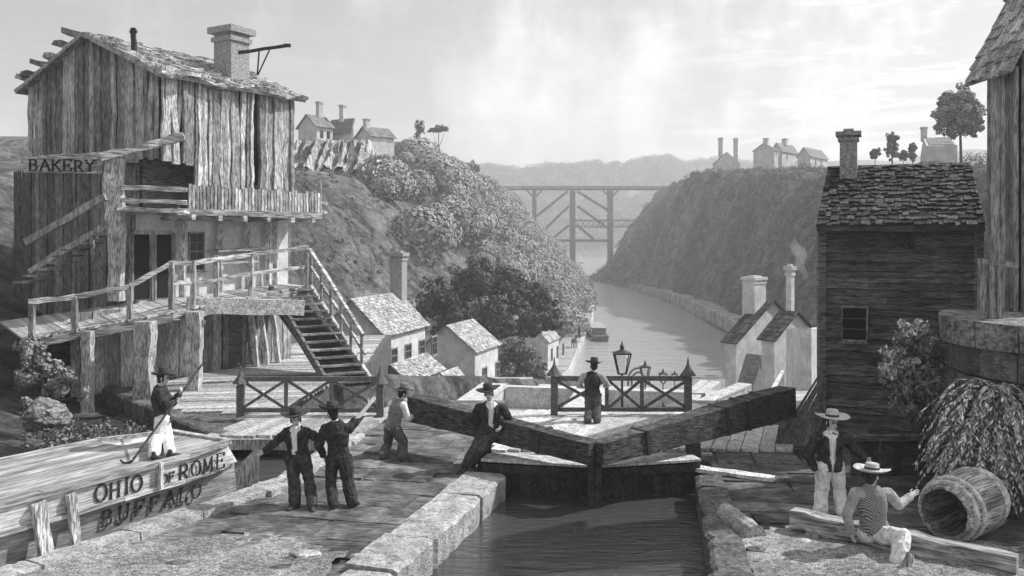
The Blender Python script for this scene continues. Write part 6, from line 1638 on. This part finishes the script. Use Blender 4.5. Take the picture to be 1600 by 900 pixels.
    for i, v in enumerate(q.v):
        p = Vector(v); d = p - hc; R_ = math.hypot(d.dot(hx), d.dot(hy)); t = math.atan2(d.dot(hy), d.dot(hx))
        if R_ > .11 * s: q.v[i] = tuple(p + hu * (.020 * math.cos(2 * t) + .010 * math.sin(3 * t + len(label))) * (R_ / br))
    ho_ = q.build('hat', M[hat], root, True)
    q = MB(); q.lathe(hc, [(.1025 * s, .014), (.1035 * s, .045 * s), (.099 * s, .048 * s), (.098 * s, .013)], 22, (hx, hy, hu), True); q.build('hat_band', M['felt' if hat == 'straw' else 'ink'], ho_, True)
    return root, W
M['lips'] = mat('lips', 0.16, 0.1, (9, 9, 9), bump=0)
# 1 boatman with the hooked pole, on the deck of the boat
p1, W1 = person('boatman with dark jacket and white trousers holding a long hooked pole on the canal boat', dict(pel=(254, 661), che=(250, 634), neck=(252, 617), head=(255, 607), shL=(255, 626, .19), shR=(248, 626, -.19), elbL=(268, 641, .16), elbR=(259, 645, -.22), hanL=(277, 628, .02), hanR=(270, 640, -.10),
    hipL=(256, 664, .09), hipR=(253, 664, -.09), kneL=(262, 688, .1), kneR=(247, 688, -.08), ankL=(264, 709), ankR=(242, 712)), (1, .05), 17.35, .955, top='coat', legs='white_cloth', hat='felt', k=1.16, s=.93, hat_tilt=(0, -.1), open_front=False, holds=dict(L=1.4, R=1.4), shirt=None)
hk = W1['hanR'] + Vector((.02, 0, 0)); hk2 = W1['hanL'] + Vector((.03, 0, .02)); d = (hk2 - hk).normalized()
# straight pole through both hands, its hook resting on the deck
lo = p1.location + Vector((-.42, -.30, .03)); d = ((hk + hk2) / 2 - lo).normalized(); hi = lo + d * 2.9
q = MB(); q.tube([hi, lo], [.018, .022], 8)
hook = [lo]
for i in range(9):
    a = math.pi * i / 8; hook.append(lo + Vector((-.10 + .10 * math.cos(a), 0, -.02 - .0 * i + .0)) + Vector((0, 0, -.06 * math.sin(a) + .05)))
q.tube(hook, .02, 8); solo(q, 'boat_hook', M['black_wood'], 'long thin dark pole with curved hook held by the boatman on the boat', 'pole')
# 2 and 3 the talking pair
person('man in open dark jacket and white shirt facing us, one arm held out low', dict(pel=(466, 713), che=(463, 682), neck=(463, 665), head=(462, 655), shR=(447, 676), shL=(480, 676), elbR=(432, 690, -.05), elbL=(496, 684, .12), hanR=(414, 704, -.10), hanL=(503, 693, .28),
    hipR=(457, 717), hipL=(475, 717), kneR=(459, 752), kneL=(483, 752), ankR=(461, 787), ankL=(488, 789)), (-.05, -1), 16.75, .02, legs='navy', neckerchief=True, look=(.35, -1), hat_tilt=(.05, 0), brim=.25)
person('man in dark coat seen from behind pointing with raised arm beside the open jacketed man', dict(pel=(529, 714), che=(527, 678), neck=(524, 657), head=(520, 646), shL=(508, 670), shR=(545, 670), elbL=(497, 694, -.02), elbR=(562, 650, .15), hanL=(506, 712, .16), hanR=(576, 633, .28),
    hipL=(519, 718), hipR=(539, 718), kneL=(517, 754), kneR=(544, 752), ankL=(521, 789), ankR=(551, 786)), (.1, 1), 16.75, .02, legs='coat', open_front=False, look=(-.5, .8), hat_tilt=(.25, .1), brim=.23, holds=dict(R=.1), shirt=None)
# 4 pushing the beam
person('man in white shirt and grey waistcoat pushing the left end of the black beam', dict(pel=(613, 667), che=(620, 640), neck=(625, 623), head=(630, 614), shL=(612, 632, .12), shR=(630, 634, -.12), elbL=(630, 648, .28), elbR=(637, 654, -.02), hanL=(645, 644, .5), hanR=(646, 650, .35),
    hipL=(609, 670, .08), hipR=(617, 670, -.08), kneL=(606, 695, .12), kneR=(630, 690, -.1), ankL=(598, 713), ankR=(629, 714)), (.88, .45), 20.45, .02, top='light_cloth', vest=True, legs='grey_cloth', shirt='white_cloth', hat='felt2', open_front=False, brim=.22, hat_tilt=(0, -.15))
# 5 leaning back on the beam
person('man in open dark jacket leaning back against the left black beam with crossed feet', dict(pel=(764, 673, .30), che=(767, 644, .30), neck=(766, 626, .28), head=(764, 615, .26), shR=(748, 638, .30), shL=(786, 638, .30), elbR=(739, 654, .42), elbL=(797, 658, .36), hanR=(750, 672, .40), hanL=(784, 668, .12),
    hipR=(756, 678, .27), hipL=(772, 677, .27), kneR=(742, 702, .08), kneL=(751, 703, .02), ankR=(727, 729), ankL=(737, 725)), (.1, -1), 18.9, .05, legs='navy', look=(-.1, -1), brim=.25, hat_tilt=(.12, 0))
# 6 at the fence, seen from behind
person('man in dark waistcoat and pale sleeves leaning on the fence, seen from behind', dict(pel=(926, 617), che=(925, 594), neck=(927, 580), head=(928, 572, .06), shL=(912, 588), shR=(940, 588), elbL=(904, 602, .02), elbR=(949, 601, .02), hanL=(914, 604, .42), hanR=(945, 603, .42),
    hipL=(920, 620), hipR=(932, 620), kneL=(920, 638), kneR=(932, 638), ankL=(918, 657), ankR=(933, 657)), (0, 1), 23.9, .10, top='coat', vest=True, legs='grey_cloth', shirt='pale_cloth', open_front=False, brim=.22, s=1.0)
# 7 standing at the right
person('man in straw hat, dark jacket and white trousers standing with one hand in his pocket', dict(pel=(1297, 725), che=(1297, 692), neck=(1299, 671), head=(1300, 660), shR=(1276, 684), shL=(1321, 684), elbR=(1262, 710, .02), elbL=(1334, 702, .08), hanR=(1273, 733, -.05), hanL=(1352, 716, -.10),
    hipR=(1287, 730), hipL=(1307, 730), kneR=(1284, 766), kneL=(1312, 767), ankR=(1282, 801), ankL=(1316, 803)), (-.05, -1), 16.05, .02, legs='white_cloth', hat='straw', neckerchief=True, look=(.25, -1), brim=.265, crown_h=.11, s=1.06)
# 8 sitting on the timber
person('man in striped waistcoat and straw hat sitting on the timber, seen from behind, pointing right', dict(pel=(1366, 826, .05), che=(1362, 789), neck=(1361, 757), head=(1362, 744, .02), shL=(1337, 771), shR=(1389, 772, .0), elbL=(1323, 804, -.02), elbR=(1404, 789, .12), hanL=(1330, 831, .05), hanR=(1422, 776, .25),
    hipL=(1355, 834, .1), hipR=(1379, 835, -.02), kneL=(1346, 834, .45), kneR=(1411, 838, -.42), ankL=(1348, 866, .45), ankR=(1402, 880, -.60)), (.45, .9), 14.2, .02, top='vest', vest=True, legs='white_cloth', shirt='pale_cloth', hat='straw', open_front=False, look=(.75, .7), brim=.25, crown_h=.09, seated=True, s=1.04)
# far figure on the towpath
person('tiny dark walking figure on the towpath beyond the horse', dict(pel=(905, 520), che=(905, 517.3), neck=(905, 515.4), head=(905, 514.0), shL=(903.6, 516.4), shR=(906.4, 516.4), elbL=(903, 518.6), elbR=(907, 518.6), hanL=(903.4, 520.6), hanR=(906.8, 520.6),
    hipL=(904.4, 520.2), hipR=(905.8, 520.2), kneL=(904, 523), kneR=(906, 523), ankL=(903.8, 525.9), ankR=(906.4, 526.1)), (.1, 1), 163, -13.0, legs='coat', open_front=False, shirt=None)
# ------------------------------------------------------------------ the air of the gorge
hm_ = bpy.data.materials.new('haze'); hm_.use_nodes = True; hn_ = hm_.node_tree.nodes; hn_.clear()
ho = hn_.new('ShaderNodeOutputMaterial'); hv = hn_.new('ShaderNodeVolumePrincipled')
hv.inputs['Color'].default_value = (.93, .93, .93, 1); hv.inputs['Density'].default_value = HAZE; hv.inputs['Anisotropy'].default_value = 0.2
hm_.node_tree.links.new(hv.outputs[0], ho.inputs['Volume'])
q = MB(); q.hexa([(-2050, -60, -23), (2050, -60, -23), (2050, 1640, -23), (-2050, 1640, -23), (-2050, -60, 165), (2050, -60, 165), (2050, 1640, 165), (-2050, 1640, 165)])
hz_o = q.build('haze', hm_); hz_o['kind'] = 'stuff'; hz_o['label'] = 'thin pale haze filling the gorge'; hz_o['category'] = 'haze'

# smoke from the two smoking chimneys
def smoke(label, c, h, drift, w, dens):
    q = MB(); c = Vector(c); n = 10; pts = [c + Vector((drift * (i / n) ** 1.4 + .15 * math.sin(i * 1.3), 0, h * i / n)) for i in range(n + 1)]
    q.tube(pts, [w * (.25 + .9 * i / n) * (1 - .75 * max(0, (i / n - .7) / .3)) for i in range(n + 1)], 10)
    m, N, L, P = _mat('smoke'); N.remove(P); v = N.new('ShaderNodeVolumePrincipled'); v.inputs['Color'].default_value = (.95, .95, .95, 1); v.inputs['Density'].default_value = dens
    L.new(v.outputs[0], N['Material Output'].inputs['Volume']); o = rebase(q.build('smoke', m)); tag(o, label, 'smoke', kind='stuff')
smoke('thin pale smoke rising from the tall chimney of the white valley house', at(606, 396, 56.5), 3.0, -1.3, .62, .28)
smoke('thin pale smoke rising from the thin chimney next to the black plank house', at(1256, 437, 62.5), 2.8, -.6, .55, .28)
